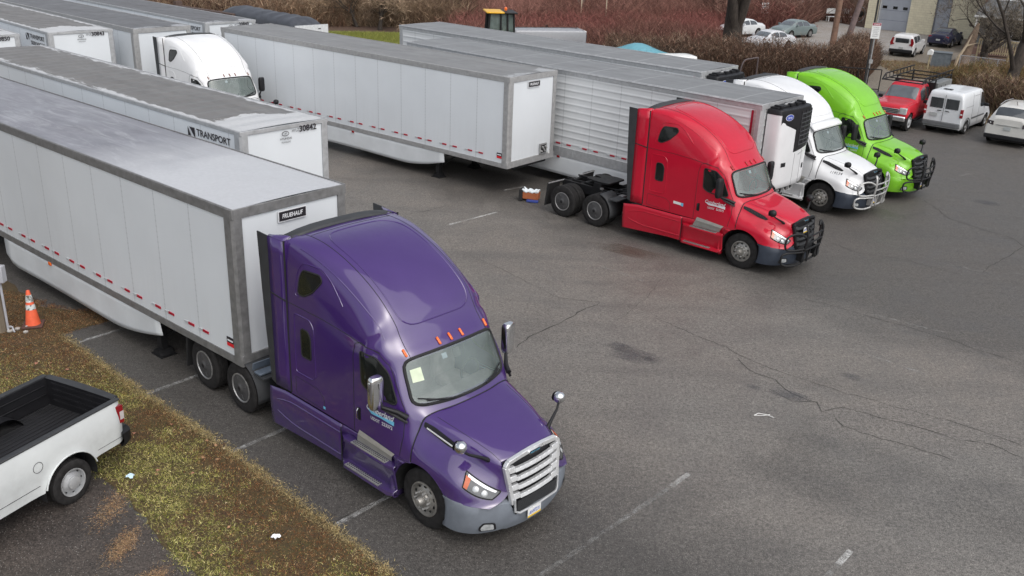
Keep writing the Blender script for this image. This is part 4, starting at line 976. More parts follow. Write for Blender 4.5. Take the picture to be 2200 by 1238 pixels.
col = np.where((rng.random(n) < dry)[:, None], dcol, gcol); col[:900*18] = (np.array([.5, .4, .2])*tj[:900*18])*rng.uniform(.2, 1.3, (900*18, 1))
D = rng.normal(0, .75, (n, 3)); D[:, 2] = np.abs(rng.normal(.7, .3, n)); D /= np.linalg.norm(D, axis=1, keepdims=True)
tag(ribbons('grass', np.c_[q, np.full(n, .005)], D, rng.uniform(.025, .07, n)*(1-.3*dry), rng.uniform(.005, .012, n), col, .5), kind='stuff')
# stray tufts and brown leaf litter on the pad and beside the driveway
q = np.vstack([np.c_[rng.normal(-5.75, .09, 2000), rng.normal(11.62, .22, 2000)], np.c_[rng.normal(-6.3, .11, 1500), rng.normal(12.6, .3, 1500)], np.c_[rng.normal(-5.0, .1, 1400), rng.normal(10.9, .12, 1400)]])
n = len(q); D = rng.normal(0, 1, (n, 3)); D[:, 2] = np.abs(D[:, 2])*.4; D /= np.linalg.norm(D, axis=1, keepdims=True)
tag(ribbons('dead_grass', np.c_[q, np.full(n, .008)], D, rng.uniform(.015, .05, n), rng.uniform(.004, .009, n), palette(n, [(.36, .23, .12), (.44, .31, .18), (.24, .14, .09)]), .5), kind='stuff')
# fallen oak leaves
lv = MB(); cols = [simple('leaf_tan', (.42, .24, .13), .8), simple('leaf_pink', (.45, .2, .14), .8), simple('leaf_pale', (.5, .4, .24), .8)]
def leaf(x, y, s, z=.07):
    a = random.uniform(0, 6.28); pts = []
    for k in range(10):
        r_ = s*(1 if k % 2 == 0 else .38)*random.uniform(.8, 1.2)*(1.25 if k == 0 else 1); an = a+k*math.pi/5
        pts.append((x+r_*math.cos(an), y+r_*math.sin(an), z+random.uniform(-.01, .02)))
    lv.use(random.choice(cols)); c = len(pts); lv.add([(x, y, z+.01)]+pts, [(0, 1+i, 1+(i+1) % c) for i in range(c)])
for x, y in pts_in([(-.5, 9.5), (-2.4, 12.2), (-7, 16), (-10, 18.6), (-12, 17), (-7, 15), (-6.4, 13.5), (-4.2, 10.8), (-3, 9.6)], 48): leaf(x, y, random.uniform(.025, .05))
tag(lv.build('leaf_litter'), kind='stuff')
# paint lines (worn) and cracks
def worn(name, col, a, b):
    t = NT(name); n = t.noise(7, 5, .7); n2 = t.noise(1.1, 3); sp = t.noise(60, 2)
    m = t.math('MULTIPLY', t.ramp(n, a, b), t.ramp(n2, .3, .6, .3, 1)); m = t.math('MULTIPLY', m, t.ramp(sp, .35, .6, .35, 1))
    t.set('Base Color', col); t.set('Alpha', m); t.set('Roughness', .8); return t.m
LINE = worn('worn_line_paint', (.42, .42, .4), .48, .75); LINEM = worn('thin_line_paint', (.36, .36, .35), .42, .72); LINEL = worn('faded_line_paint', (.42, .42, .41), .36, .6); LINEB = worn('bright_line_paint', (.6, .6, .58), .3, .6)
def lineseg(a, b, w, m, k):
    a, b = np.array(a), np.array(b); d = (b-a)/np.linalg.norm(b-a); p = np.array([-d[1], d[0]])*w/2
    o = MB(); o.add([(*(a-p), .004), (*(a+p), .004), (*(b+p), .004), (*(b-p), .004)], [(0, 3, 2, 1)]); tag(o.build('parking_line', m), kind='structure')
dT = np.array([.64, .77])
for i, (a, L_, m) in enumerate([((-2.72, 12.25), 1.6, LINEL), ((-4.91, 14.32), 1.6, LINEL), ((-7.2, 16.29), 1.6, LINEL), ((-9.49, 18.52), 2.2, LINEL)]):
    a = np.array(a); lineseg(a, a+np.array([.65, .76])*L_, .1, m, i)
for a, b, w, m in [((3.27, 14.22), (2.9, 13.8), .1, LINEB), ((2.9, 13.8), (.3, 11.0), .09, LINEM), ((8.0, 19.71), (9.2, 18.6), .1, LINE), ((5.5, 12.2), (5.2, 11.85), .1, LINEB), ((5.2, 11.85), (3.2, 9.6), .09, LINEM), ((-2.04, 27.8), (-.6, 29.3), .09, LINEB), ((-.45, 31.9), (.3, 32.5), .09, LINEB),
                   ((13.0, 25.8), (14.1, 25.1), .09, LINE), ((15.6, 41.3), (17.1, 42.7), .09, LINE), ((17.6, 36.4), (18.4, 37.2), .09, LINE), ((9.2, 21.9), (10.6, 20.9), .08, LINE), ((12.4, 30.6), (13.4, 29.6), .07, LINE), ((2.0, 25.0), (3.8, 23.4), .07, LINE)]:
    lineseg(a, b, w, m, 0)
CRK = simple('crack_filler', (.05, .047, .043), .8, var=.3)
def crack(pts, w=.018):
    P = [np.array(p, float) for p in pts]; out = [P[0]]
    for a, b in zip(P[:-1], P[1:]):
        n = max(2, int(np.linalg.norm(b-a)/.16)); nr = np.array([-(b-a)[1], (b-a)[0]])/np.linalg.norm(b-a); off = 0
        for k in range(1, n+1): off = off*.7+rng.normal(0, .022); out.append(a+(b-a)*k/n+nr*(off if k < n else 0))
    o = MB(); vs = []; fs = []
    for i, p in enumerate(out):
        d = out[min(i+1, len(out)-1)]-out[max(i-1, 0)]; d = d/np.linalg.norm(d); nr = np.array([-d[1], d[0]])*w*rng.uniform(.15, .6)*(.3 if i in (0, len(out)-1) else 1)
        vs += [(*(p-nr), .005), (*(p+nr), .005)]
        if i: fs.append((2*i-2, 2*i, 2*i+1, 2*i-1))
    o.add(vs, fs); return o
def G(px, py, z=0):    # a picked point of the lot, in metres, from its bearing and dip
    d = _f+_r2*((px-1100)/FPX)-_u2*((py-619)/FPX); k = (z-CH)/d.z; return (d.x*k, d.y*k)
for pts, w in [([(1110, 748), (1135, 725), (1190, 700), (1240, 672), (1290, 650)], .03),
               ([(1585, 770), (1610, 795), (1665, 815), (1700, 845), (1755, 865), (1765, 885), (1810, 875), (1880, 895), (1960, 915), (2050, 945), (2130, 955), (2200, 985)], .022),
               ([(1755, 865), (1700, 862), (1650, 835)], .018), ([(1790, 890), (1810, 915), (1870, 935), (1960, 960), (2050, 990)], .018),
               ([(1400, 680), (1480, 715), (1560, 745), (1650, 790), (1740, 820), (1840, 850), (1920, 875), (2030, 900), (2200, 960)], .014),
               ([(1720, 640), (1800, 660), (1900, 690), (1990, 715), (2080, 745), (2200, 782)], .016), ([(1780, 522), (1850, 545), (1950, 560), (2060, 590)], .014),
               ([(1985, 430), (2040, 470), (2100, 490), (2180, 515), (2200, 530)], .026), ([(2110, 587), (2130, 570), (2170, 550), (2200, 528)], .024),
               ([(710, 1133), (760, 1100), (800, 1085), (825, 1068)], .018), ([(870, 462), (930, 450), (960, 440)], .02), ([(1000, 545), (1100, 590), (1200, 640), (1290, 650)], .012),
               ([(1420, 600), (1390, 640), (1320, 690)], .01)]:
    c = crack([G(*p) for p in pts], w); tag(c.build('asphalt_crack', CRK), kind='structure')
def stain(name, col, amp):
    t = NT(name); o = t.n('TexCoord').outputs['Generated']; x, y, z = t.sep(o)
    r_ = t.math('SQRT', t.math('ADD', t.math('POWER', t.math('SUBTRACT', x, .5), 2), t.math('POWER', t.math('SUBTRACT', y, .5), 2)))
    n = t.noise(1.6, 5, .65, None, .8); a = t.math('MULTIPLY', t.ramp(t.math('ADD', r_, t.math('MULTIPLY', t.math('SUBTRACT', n, .5), .5)), .42, .05), amp)
    t.set('Base Color', col); t.set('Alpha', a); t.set('Roughness', .35); return t.m
ST1 = stain('oil_stain', (.08, .08, .09), .38); ST2 = stain('rust_damp_stain', (.11, .08, .06), .45)
for px, py, w, h, m in [(1365, 765, 1.5, .7, ST1), (1395, 772, .5, .25, ST1), (1330, 745, 1.0, .4, ST1), (1620, 833, .5, .2, ST1), (1700, 850, 1.2, .4, ST1), (2120, 436, 1.2, .6, ST1), (1500, 505, 3.5, 1.2, ST2), (1400, 500, 3.0, 1.0, ST2), (1830, 810, .7, .3, ST1), (1350, 540, 3, .8, ST2), (1010, 800, 3, .6, ST2)]:
    x, y = G(px, py); o = MB(); a = R(-35); u = np.array([math.cos(a), math.sin(a)])*w/2; v = np.array([-math.sin(a), math.cos(a)])*h/2; p = np.array([x, y])
    o.add([(*(p-u-v), .0075), (*(p+u-v), .0075), (*(p+u+v), .0075), (*(p-u+v), .0075)], [(0, 1, 2, 3)]); tag(o.build('oil_stain', m), kind='structure')

# ------------------------------------------------------------------ cars and vans
def car(name, label, cat, loc, head, col, rows, wb, wr, key, wins, screens, o=None, group=None):
    """origin on the ground under the rear axle, x forward; rows: (x, zlow, zbelt, ztop, wlow, wbelt, wtop)"""
    o = o or {}
    t = thing(name, label, cat, (loc[0], loc[1], o.get('z', 0)), R(head), group)
    P = paint('car_paint_'+key, col, dirt=.06)
    cage = [[(x, 0, zt+.02), (x, .5*wt, zt+.014), (x, wt*.9, zt-.012), (x, wt, zt-.06), (x, wbt, zb), (x, wl, (zb*.6+zl*.4)), (x, wl, zl+.16), (x, wl-.05, zl)] for x, zl, zb, zt, wl, wbt, wt in rows]
    hw = max(r[4] for r in rows)
    def post(G):
        for cx in (0, wb):
            x, z = G[:, :, 0]-cx, G[:, :, 2]; ra = wr+.07
            a = np.where((np.abs(x) < ra) & (np.abs(G[:, :, 1]) > hw*.75), wr+np.sqrt(np.maximum(ra**2-x**2, 0)), 0)
            G[:, :, 2] = np.where(z < a, a, z)
    Lf = Loft(cage, 6, 3, post); b = MB().use(P); b.grid(Lf.G)
    for e in (0, -1): b.poly([tuple(p) for p in Lf.G[e]])
    b.use(RUB)
    for cx in (0, wb):
        for sg in (-1, 1): half_well(b, cx, wr, wr+.065, sg*(hw-.3), sg*(hw-.03))
    b.box(rows[0][0]+.2, rows[-1][0]-.2, -hw+.3, hw-.3, .2, .45)
    body = b.build('body', None, t, 35)
    xs = Lf.G[:, Lf.mid, 0]/1.0
    U = lambda x: float(np.interp(x, [r[0] for r in rows], range(len(rows))))
    for x0, x1 in wins:
        for sg in (-1, 1):
            w = MB(); w.grid(Lf.patch(U(x0), U(x1), sg*3.15, sg*3.92, .006, .06, 6, 5)); w.build('window', CARG, t, 60)
    for nm, x0, x1, v in screens:
        w = MB(); w.grid(Lf.patch(U(x0), U(x1), -v, v, .008, .06, 8, 10)); g = w.build(nm, CARG if nm != 'windshield' else WSG2, t, 60)
    bvh = Lf.bvh()
    if o.get('seams'):
        w = MB().use(simple('panel_gap', (.01, .01, .012), .7))
        for pl in o['seams']:
            for sg in (-1, 1): side_line(w, bvh, pl, sg, .006)
        w.build('door_gap', None, body)
    def endbox(nm, m, x, y0, y1, z0, z1, both=True, th=.03):
        for sg in ((-1, 1) if both else (1,)):
            q = MB().use(m); ys = sorted((sg*y0, sg*y1)); q.box(x-th, x+th, ys[0], ys[1], z0, z1); q.build(nm, None, t, bevel=.012)
    for e in o.get('ends', []): endbox(*e)
    if o.get('mirror'):
        mx, mz, my = o['mirror']
        for sg in (-1, 1): q = MB(); q.box(mx-.05, mx+.08, *sorted((sg*my, sg*(my+.2))), mz, mz+.15); q.build('mirror', P if not o.get('blackmirror') else BLK, t, bevel=.03)
    for cx in (0, wb):
        for sg in (-1, 1): wheel(t, cx, sg*(hw-.1), wr, .2, sg, o.get('wheel', 'car'))
    return t, Lf, P
WSG2 = glass('car_windscreen', (.12, .14, .15), (.08, .09, .1), .05, 1)
HDL = simple('headlamp_glass', (.5, .52, .52), .1, .2, var=.2, coat=1)
PLT = simple('worn_plate', (.4, .42, .42), .5, var=.2, scale=40)
# white delivery van (seen from behind)
vr = [(-.86, .3, .95, 1.5, .86, .82, .72), (-.83, .28, 1.0, 1.88, .88, .88, .74), (-.72, .27, 1.05, 1.97, .895, .89, .76), (-.2, .27, 1.05, 2.0, .895, .89, .77), (.8, .27, 1.05, 2.01, .895, .89, .77), (1.7, .27, 1.05, 2.0, .895, .89, .77),
      (2.05, .27, 1.05, 1.93, .895, .89, .74), (2.35, .27, 1.06, 1.7, .895, .89, .73), (2.78, .27, 1.08, 1.18, .895, .88, .76), (3.2, .28, 1.02, 1.06, .89, .82, .74), (3.5, .3, .85, .92, .87, .76, .68), (3.62, .35, .65, .72, .8, .7, .6)]
t, Lf, P = car('delivery_van', 'white high-roof delivery van with two dark rear windows beside the red flatbed truck', 'van', (20.8, 45.45), 48.5, (.68, .7, .72), vr, 2.91, .32, 'van', [(1.62, 2.5)], [('windshield', 2.12, 2.72, 2.5)],
    dict(mirror=(2.3, 1.1, .88), blackmirror=True, wheel='plain', seams=[[(1.5, .4), (1.5, 1.9)], [(.55, .4), (.55, 1.9)], [(.6, 1.3), (-.4, 1.3)], [(.62, 1.75), (1.45, 1.75)]]))
q = MB().use(simple('grey_rear_bumper', (.12, .125, .13), .6)); q.box(-.96, -.78, -.87, .87, .34, .58); q.box(-.96, -.4, .85, .905, .3, .5) if 0 else None; q.build('rear_bumper', None, t, bevel=.04)
for sg in (-1, 1):
    q = MB(); q.box(-.885, -.85, *sorted((sg*.06, sg*.66)), 1.2, 1.68); q.build('rear_window', CARG, t, bevel=.03)
    q = MB().use(REDL); q.box(-.89, -.78, *sorted((sg*.78, sg*.9)), .86, 1.26); q.use(WHITEP).box(-.9, -.88, *sorted((sg*.79, sg*.89)), 1.0, 1.06); q.build('tail_light', None, t, bevel=.012)
    q = MB(); q.tube([(-.905, sg*.09, 1.1), (-.905, sg*.28, 1.08)], .018, 6); q.build('door_handle', BLK, t)
    q = MB(); q.grid([[( .46*math.cos(a), sg*yy, .32+.46*math.sin(a)) for yy in (.84, .912)] for a in np.linspace(R(-15), R(195), 16)]); q.build('wheel_arch_trim', simple('grey_rear_bumper', (.12, .125, .13), .6), t, 40, solid=.05)
    q = MB(); q.box(.55, 2.45, *sorted((sg*.88, sg*.905)), .66, .74); q.build('side_strip', simple('grey_rear_bumper', (.12, .125, .13), .6), t)
q = MB().use(PLT); q.box(-.9, -.87, .25, .6, .8, .96); q.build('license_plate', None, t)
q = MB().use(BLK); q.tube([(-.885, 0, .58), (-.885, 0, 1.85)], .008, 5); q.box(-.4, -.15, -.05, .35, 2.025, 2.045); q.build('door_seam', None, t)
# white crossover at the right edge, seen from behind
sr = [(-1.0, .34, .85, 1.2, .88, .8, .62), (-.95, .3, .98, 1.28, .94, .88, .66), (-.72, .28, 1.06, 1.5, .97, .93, .68), (-.42, .28, 1.08, 1.68, .985, .94, .68), (.3, .28, 1.08, 1.76, .99, .95, .69), (1.3, .28, 1.06, 1.77, .99, .95, .69), (1.9, .28, 1.06, 1.7, .99, .95, .68), (2.4, .28, 1.06, 1.4, .99, .94, .7), (2.85, .28, 1.05, 1.12, .99, .92, .78), (3.4, .3, .98, 1.02, .97, .85, .75), (3.85, .32, .8, .86, .93, .78, .65), (4.0, .38, .6, .66, .82, .7, .55)]
t, Lf, P = car('crossover', 'cream-white crossover at the right edge beside the white van, seen from behind', 'car', (22.85, 43.2), 50, (.62, .61, .58), sr, 3.0, .37, 'crossover', [(-.1, .95), (1.05, 2.1)], [('windshield', 2.0, 2.75, 2.5), ('rear_window', -.88, -.46, 2.6)], dict(mirror=(2.2, 1.1, .93)))
for sg in (-1, 1):
    q = MB().use(simple('smoked_lens', (.05, .04, .045), .12, coat=1)); q.obox((-.93, sg*.76, 1.0), (.07, sg*.0, .0), (.04*sg, .15, 0), (0, 0, .09)); q.use(WHITEP).obox((-1.0, sg*.7, 1.0), (.01, 0, 0), (0, .07, 0), (0, 0, .03)); q.build('tail_light', None, t, bevel=.02)
    q = MB(); q.box(-1.02, -1.0, sg*.5-.06, sg*.5+.06, .32, .36); q.build('exhaust_tip', CHROME, t)
    q = MB(); q.tube([(-.35, sg*.66, 1.74), (.5, sg*.67, 1.82), (1.8, sg*.66, 1.76)], .02, 6); q.build('roof_rail', ALUD, t)
q = MB().use(BLK); q.box(-1.03, -.8, -.93, .93, .3, .5); q.build('rear_bumper', None, t, bevel=.04)
q = MB().use(ALUD); q.box(-1.03, -1.0, -.5, .5, .93, .955); q.build('chrome_strip', None, t)
q = MB().use(PLT); q.box(-1.035, -1.0, -.15, .15, .74, .88); q.build('license_plate', None, t)
q = MB(); q.tube([(-.1, 0, 1.78), (-.35, 0, 1.98)], .01, 5); q.build('antenna', BLK, t)
# small boxy white car
kr = [(-.72, .34, .85, 1.1, .84, .78, .6), (-.68, .28, .95, 1.42, .88, .86, .64), (-.55, .27, .98, 1.55, .9, .88, .66), (.2, .27, 1.0, 1.6, .9, .88, .66), (1.1, .27, 1.0, 1.6, .9, .88, .65), (1.6, .27, 1.0, 1.5, .9, .87, .65), (2.1, .27, 1.0, 1.1, .9, .86, .7), (2.7, .28, .95, 1.0, .89, .8, .68), (3.2, .3, .75, .82, .86, .74, .6), (3.35, .36, .55, .62, .76, .66, .5)]
t, Lf, P = car('compact_car', 'boxy white compact car with red-framed rear window on the dirt driveway', 'car', (29.15, 73.5), 55, (.7, .7, .7), kr, 2.57, .33, 'compact', [(-.35, .45), (.52, 1.4)], [('windshield', 1.62, 2.05, 2.5)], dict(mirror=(1.7, 1.05, .86)))
q = MB(); q.box(-.8, -.6, -.86, .86, .3, .55); q.build('rear_bumper', BLK, t, bevel=.05)
q = MB(); q.box(-.75, -.66, -.5, .5, 1.02, 1.36); q.build('rear_window', CARG, t, bevel=.04)
for sg in (-1, 1): q = MB(); q.prism(rpoly([(sg*.52, .92), (sg*.8, .8), (sg*.86, 1.0), (sg*.74, 1.38), (sg*.6, 1.38), (sg*.66, 1.0)], .03), 'x', -.76, -.62); q.build('tail_light', REDL, t)
q = MB(); q.box(-.77, -.7, -.16, .16, .6, .72); q.build('license_plate', PLT, t)
# sedans
def sedan_rows(h=1.45): return [(-1.05, .34, .72, .8, .78, .7, .55), (-1.0, .28, .85, .98, .85, .78, .62), (-.7, .25, .93, 1.05, .89, .82, .66), (-.25, .25, .95, 1.1, .9, .84, .66), (.2, .25, .95, 1.32, .9, .85, .62), (.65, .25, .95, h-.03, .9, .85, .6), (1.2, .25, .95, h, .9, .85, .6), (1.7, .25, .95, h-.07, .9, .85, .6), (2.15, .25, .95, 1.2, .9, .84, .62), (2.5, .25, .93, 1.0, .9, .83, .68), (3.1, .26, .86, .93, .88, .78, .66), (3.5, .3, .72, .8, .84, .72, .6), (3.66, .36, .52, .6, .74, .62, .5)]
def sedan_ends(f=True):
    return [('headlight', HDL, 3.55, .5, .78, .6, .74), ('tail_light', REDL, -1.0, .5, .8, .78, .92)]
for nm, lb, loc, hd, cl, key, z in [('sedan', 'grey-green sedan parked on the gravel in front of the red thicket', (24.3, 84.1), -141, (.16, .2, .2), 'greygreen', 0), ('sedan', 'white sedan behind the thick dark trunk, nose to the hedge', (19.6, 83.3), -141, (.62, .64, .65), 'white_sedan', 0),
                           ('sedan', 'dark blue sedan by the garage beside the boxy white car', (35.0, 80.6), 52, (.018, .02, .05), 'darkblue', 0), ('hatchback', 'white hatchback half hidden behind the hedge in front of the two sedans', (20.0, 75.0), -141, (.6, .61, .63), 'white_hatch', 0)]:
    t, Lf, P = car(nm, lb, 'car', loc, hd, cl, sedan_rows(), 2.7, .33, key, [(.15, 1.0), (1.08, 1.95)], [('windshield', 1.85, 2.42, 2.6), ('rear_window', -.1, .5, 2.6)], dict(mirror=(2.0, .98, .84), ends=sedan_ends(), z=z))
    q = MB(); q.box(3.6, 3.7, -.35, .35, .42, .6); q.build('grille', BLK, t)
    q = MB(); q.box(-1.1, -1.04, -.16, .16, .55, .68); q.build('license_plate', PLT, t)
# red truck with a ladder rack
rr = [(.75, .55, 1.2, 1.85, .86, .84, .7), (.85, .5, 1.22, 1.95, .9, .88, .72), (1.3, .5, 1.22, 2.0, .92, .9, .72), (1.8, .5, 1.22, 1.98, .92, .9, .72), (2.1, .5, 1.22, 1.85, .92, .9, .72), (2.5, .5, 1.24, 1.45, .93, .9, .76), (2.7, .5, 1.25, 1.33, .94, .88, .8), (3.3, .52, 1.22, 1.28, .95, .88, .8), (3.95, .55, 1.16, 1.22, .95, .86, .78), (4.1, .6, 1.08, 1.14, .92, .82, .74), (4.13, .62, .95, 1.0, .88, .8, .7)]
t, Lf, P = car('flatbed_pickup', 'red truck with black ladder rack and grey tool box beside the white van', 'truck', (20.35, 48.45), -129, (.52, .015, .03), rr, 3.6, .42, 'red_pickup', [(.95, 1.4), (1.48, 2.15)], [('windshield', 2.08, 2.62, 2.6)], dict(mirror=(2.15, 1.2, 1.0), blackmirror=True, wheel='steel', seams=[[(1.45, .6), (1.45, 1.9)], [(2.35, .6), (2.3, 1.3)]]))
q = MB().use(CHROME); q.box(4.1, 4.2, -.55, .55, .84, 1.08); q.use(BLK); 
for k in range(3): q.box(4.195, 4.21, -.5, .5, .87+.075*k, .9+.075*k)
q.build('grille', None, t, bevel=.01)
q = MB(); q.box(4.1, 4.32, -.92, .92, .52, .76); q.build('front_bumper', CHROME, t, bevel=.05)
for sg in (-1, 1): q = MB(); q.box(3.98, 4.18, *sorted((sg*.56, sg*.9)), .84, 1.14); q.build('headlight', HDL, t, bevel=.03)
for sg in (-1, 1): q = MB(); q.box(.9, 3.0, *sorted((sg*.85, sg*1.0)), .42, .48); q.build('running_board', BLK, t)
q = MB().use(BLKR); q.box(-2.0, .7, -1.05, 1.05, .85, 1.0); q.box(-2.0, -1.94, -1.0, 1.0, 1.0, 1.5); q.box(.6, .7, -1.0, 1.0, 1.0, 2.0)
q.build('flatbed', None, t)
q = MB()
for sg in (-1, 1):
    q.tube([(-2.0, sg*.95, 2.15), (2.7, sg*.95, 2.15)], .035, 6); q.tube([(-2.0, sg*.98, 2.4), (2.3, sg*.98, 2.4), (2.75, sg*.96, 2.15)], .035, 6)
    for k in range(9): q.tube([(-1.9+k*.52, sg*.96, 2.15), (-1.9+k*.52, sg*.98, 2.4)], .022, 5)
    for x in (-1.95, .55): q.tube([(x, sg*.95, 1.0), (x, sg*.95, 2.15)], .04, 6)
for x in (-1.95, -.6, .6, 1.7, 2.6): q.tube([(x, -.95, 2.14), (x, .95, 2.14)], .03, 6)
q.build('ladder_rack', BLKR, t, 60)
q = MB().use(simple('galvanised_grey', (.25, .26, .26), .5, .3)); q.box(-1.9, .4, .45, 1.05, 1.4, 1.95); q.use(BLK); q.box(-.9, -.85, 1.05, 1.062, 1.7, 1.8); q.box(-.2, -.15, 1.05, 1.062, 1.7, 1.8); q.build('tool_box', None, t, bevel=.02)
# white pickup, bottom left: only the bed is in the picture
PW = (-7.78, 13.06)
pk = thing('pickup_truck', 'white pickup with an open black bed backed onto the grass at the lower left corner', 'truck', (PW[0], PW[1], 0), R(-114.5))
pk.scale = (.9, .95, .92)
P = paint('pickup_paint', (.66, .69, .69), dirt=.12)
def yo(z): return .985-.012*max(0, (z-.98)/.47)**2*4-.035*max(0, (.98-z)/.45)**.8
for sg in (-1, 1):
    b = MB().use(P); xs = list(np.linspace(-1.27, -.6, 10))+list(np.linspace(-.56, .56, 25))+list(np.linspace(.62, 3.9, 18))
    rows = []
    for x in xs:
        lo = .6 if x < -.5 else .5
        if abs(x) < .56: lo = max(lo, .41+math.sqrt(.56**2-x*x))
        rd = .0 if x > -1.15 else (-(x+1.15))*.55
        if lo == .5 and x > .55: lo = .5
        fl = .025*max(0, 1-abs(math.hypot(x, lo-.41)-.56)/.12) if abs(x) < .7 else 0
        zs = [lo+(1.44-lo)*k/8 for k in range(9)]
        rows.append([(x, sg*(yo(z)-rd+(fl if k == 0 else fl*.4 if k == 1 else 0)), z) for k, z in enumerate(zs)]+[(x, sg*(.90-rd*.3), 1.452)])
    b.grid(rows, sg > 0)
    b.use(simple('panel_gap', (.01, .01, .012), .7)); b.tube([(x, sg*(yo(.72)+.002), .72) for x in (-1.22, -.62)], .004, 5); b.tube([(x, sg*(yo(.68)+.002), .68) for x in (.62, 3)], .005, 5)
    if sg > 0: b.tube([(.62+.095*math.cos(a), yo(1.05)+.003, 1.05+.095*math.sin(a)) for a in np.linspace(0, 6.28, 20)], .004, 5)
    b.use(P); b.tube([(.56*math.cos(a), sg*(.982+.022), .41+.56*math.sin(a)) for a in np.linspace(R(15), R(165), 18)], .014, 6)
    b.build('bed_side', None, pk, 40)
    r_ = MB(); r_.box(-1.26, 1.5, *sorted((sg*.845, sg*.955)), 1.44, 1.475); r_.build('bed_rail', DGREY, pk, bevel=.012)
    w = MB().use(BLK); w.box(-1.22, 1.48, *sorted((sg*.83, sg*.86)), .88, 1.45)
    for z in (1.12, 1.3): w.tube([(-1.15, sg*.825, z), (-.2, sg*.825, z), (.85, sg*.825, z)], .014, 6)
    w.lathe([(.0, -.14), (.4, -.14), (.44, -.1), (.44, .14)], (.0, sg*.7, .72), 'y', 28)
    w.build('bed_wall', None, pk, 40, bevel=.012)
    tl = MB().use(REDL); tl.prism(rpoly([(-1.285, .98), (-1.285, 1.34), (-1.13, 1.35), (-1.15, 1.0)], .02), 'y', *sorted((sg*.84, sg*.965))); tl.use(simple('clear_lens', (.55, .5, .5), .2, coat=1)); tl.prism([(-1.29, 1.06), (-1.29, 1.22), (-1.2, 1.22), (-1.2, 1.06)], 'y', *sorted((sg*.88, sg*.969))); tl.build('tail_light', None, pk)
    w = MB().use(simple('well_black', (.008, .008, .009), .9)); half_well(w, 0, .41, .55, sg*.6, sg*.975); w.build('wheel_well', None, pk)
    wheel(pk, 0, sg*.86, .41, .27, sg, 'steel'); wheel(pk, 3.85, sg*.86, .41, .27, sg, 'steel')
f = MB().use(simple('bed_liner', (.016, .016, .018), .55, bump=.003)); f.box(-1.22, 1.48, -.83, .83, .84, .88)
for k in range(16): f.box(-1.2, 1.46, -.78+k*.104-.018, -.78+k*.104+.018, .88, .893)
f.box(1.44, 1.5, -.84, .84, .86, 1.46); f.build('bed_floor', None, pk, bevel=.005)
g = MB().use(P); g.box(-1.29, -1.25, -.83, .83, .66, 1.44); g.use(BLK); g.box(-1.25, -1.21, -.83, .83, .88, 1.44)
for z in (1.0, 1.12, 1.24, 1.36): g.box(-1.212, -1.195, -.7, .7, z-.02, z+.02)
g.use(DGREY).grid([[(-1.195, y, 1.445+.012*math.cos(y*1.8)), (-1.26, y, 1.475+.015*math.cos(y*1.8)), (-1.32-.03*math.cos(y*1.8), y, 1.46+.012*math.cos(y*1.8)), (-1.3, y, 1.42)] for y in np.linspace(-.84, .84, 13)]); g.build('tailgate', None, pk, 40)
g = MB().use(BLK); q = cr([(-1.18, -1.0, 0), (-1.38, -.97, 0), (-1.47, -.8, 0), (-1.5, 0, 0), (-1.47, .8, 0), (-1.38, .97, 0), (-1.18, 1.0, 0)], 4)[:, :2]
g.grid([[(-1.2, y*.9, .78), (x, y, .78), (x-.01, y, .6), (x+.06, y*.98, .52), (-1.2, y*.9, .52)] for x, y in q]); g.use(DGREY); g.box(-1.46, -1.28, -.8, .8, .782, .79); g.build('rear_bumper', None, pk, 40)
g = MB().use(BLKR); 
for sg in (-1, 1): g.box(-1.3, 4.6, sg*.42-.05, sg*.42+.05, .55, .7)
g.tube([(0, -.8, .41), (0, .8, .41)], .06, 8); g.lathe([(0, -.16), (.14, -.1), (.14, .1), (0, .16)], (0, 0, .41), 'y', 14); g.tube([(-.5, .6, .6), (.1, .55, .75), (.6, .6, .6)], .03, 6); g.build('chassis', None, pk)
pr = [(1.52, .5, 1.2, 1.75, .96, .94, .7), (1.6, .48, 1.22, 1.88, .98, .95, .72), (2.1, .48, 1.22, 1.95, .985, .95, .74), (2.5, .48, 1.22, 1.93, .985, .95, .73), (3.1, .48, 1.24, 1.5, .985, .94, .78), (3.4, .48, 1.25, 1.35, .985, .92, .84), (4.3, .5, 1.2, 1.27, .98, .9, .82), (4.7, .55, 1.05, 1.12, .95, .86, .78), (4.8, .6, .9, .95, .88, .8, .7)]
cage = [[(x, 0, zt+.02), (x, .5*wt, zt+.014), (x, wt*.9, zt-.012), (x, wt, zt-.06), (x, wbt, zb), (x, wl, (zb*.6+zl*.4)), (x, wl, zl+.16), (x, wl-.05, zl)] for x, zl, zb, zt, wl, wbt, wt in pr]
Lf = Loft(cage, 5, 3); b = MB().use(P); b.grid(Lf.G); b.poly([tuple(p) for p in Lf.G[0]]); b.poly([tuple(p) for p in Lf.G[-1]]); b.build('cab', None, pk, 35)
w = MB(); w.grid(Lf.patch(3.1, 4.8, -2.5, 2.5, .008, .06)); w.build('windshield', CARG, pk)
for sg in (-1, 1):
    for a_, b_ in ((1.3, 2.1), (2.2, 3.3)): w = MB(); w.grid(Lf.patch(a_, b_, sg*3.15, sg*3.92, .006, .06, 6, 5)); w.build('window', CARG, pk)

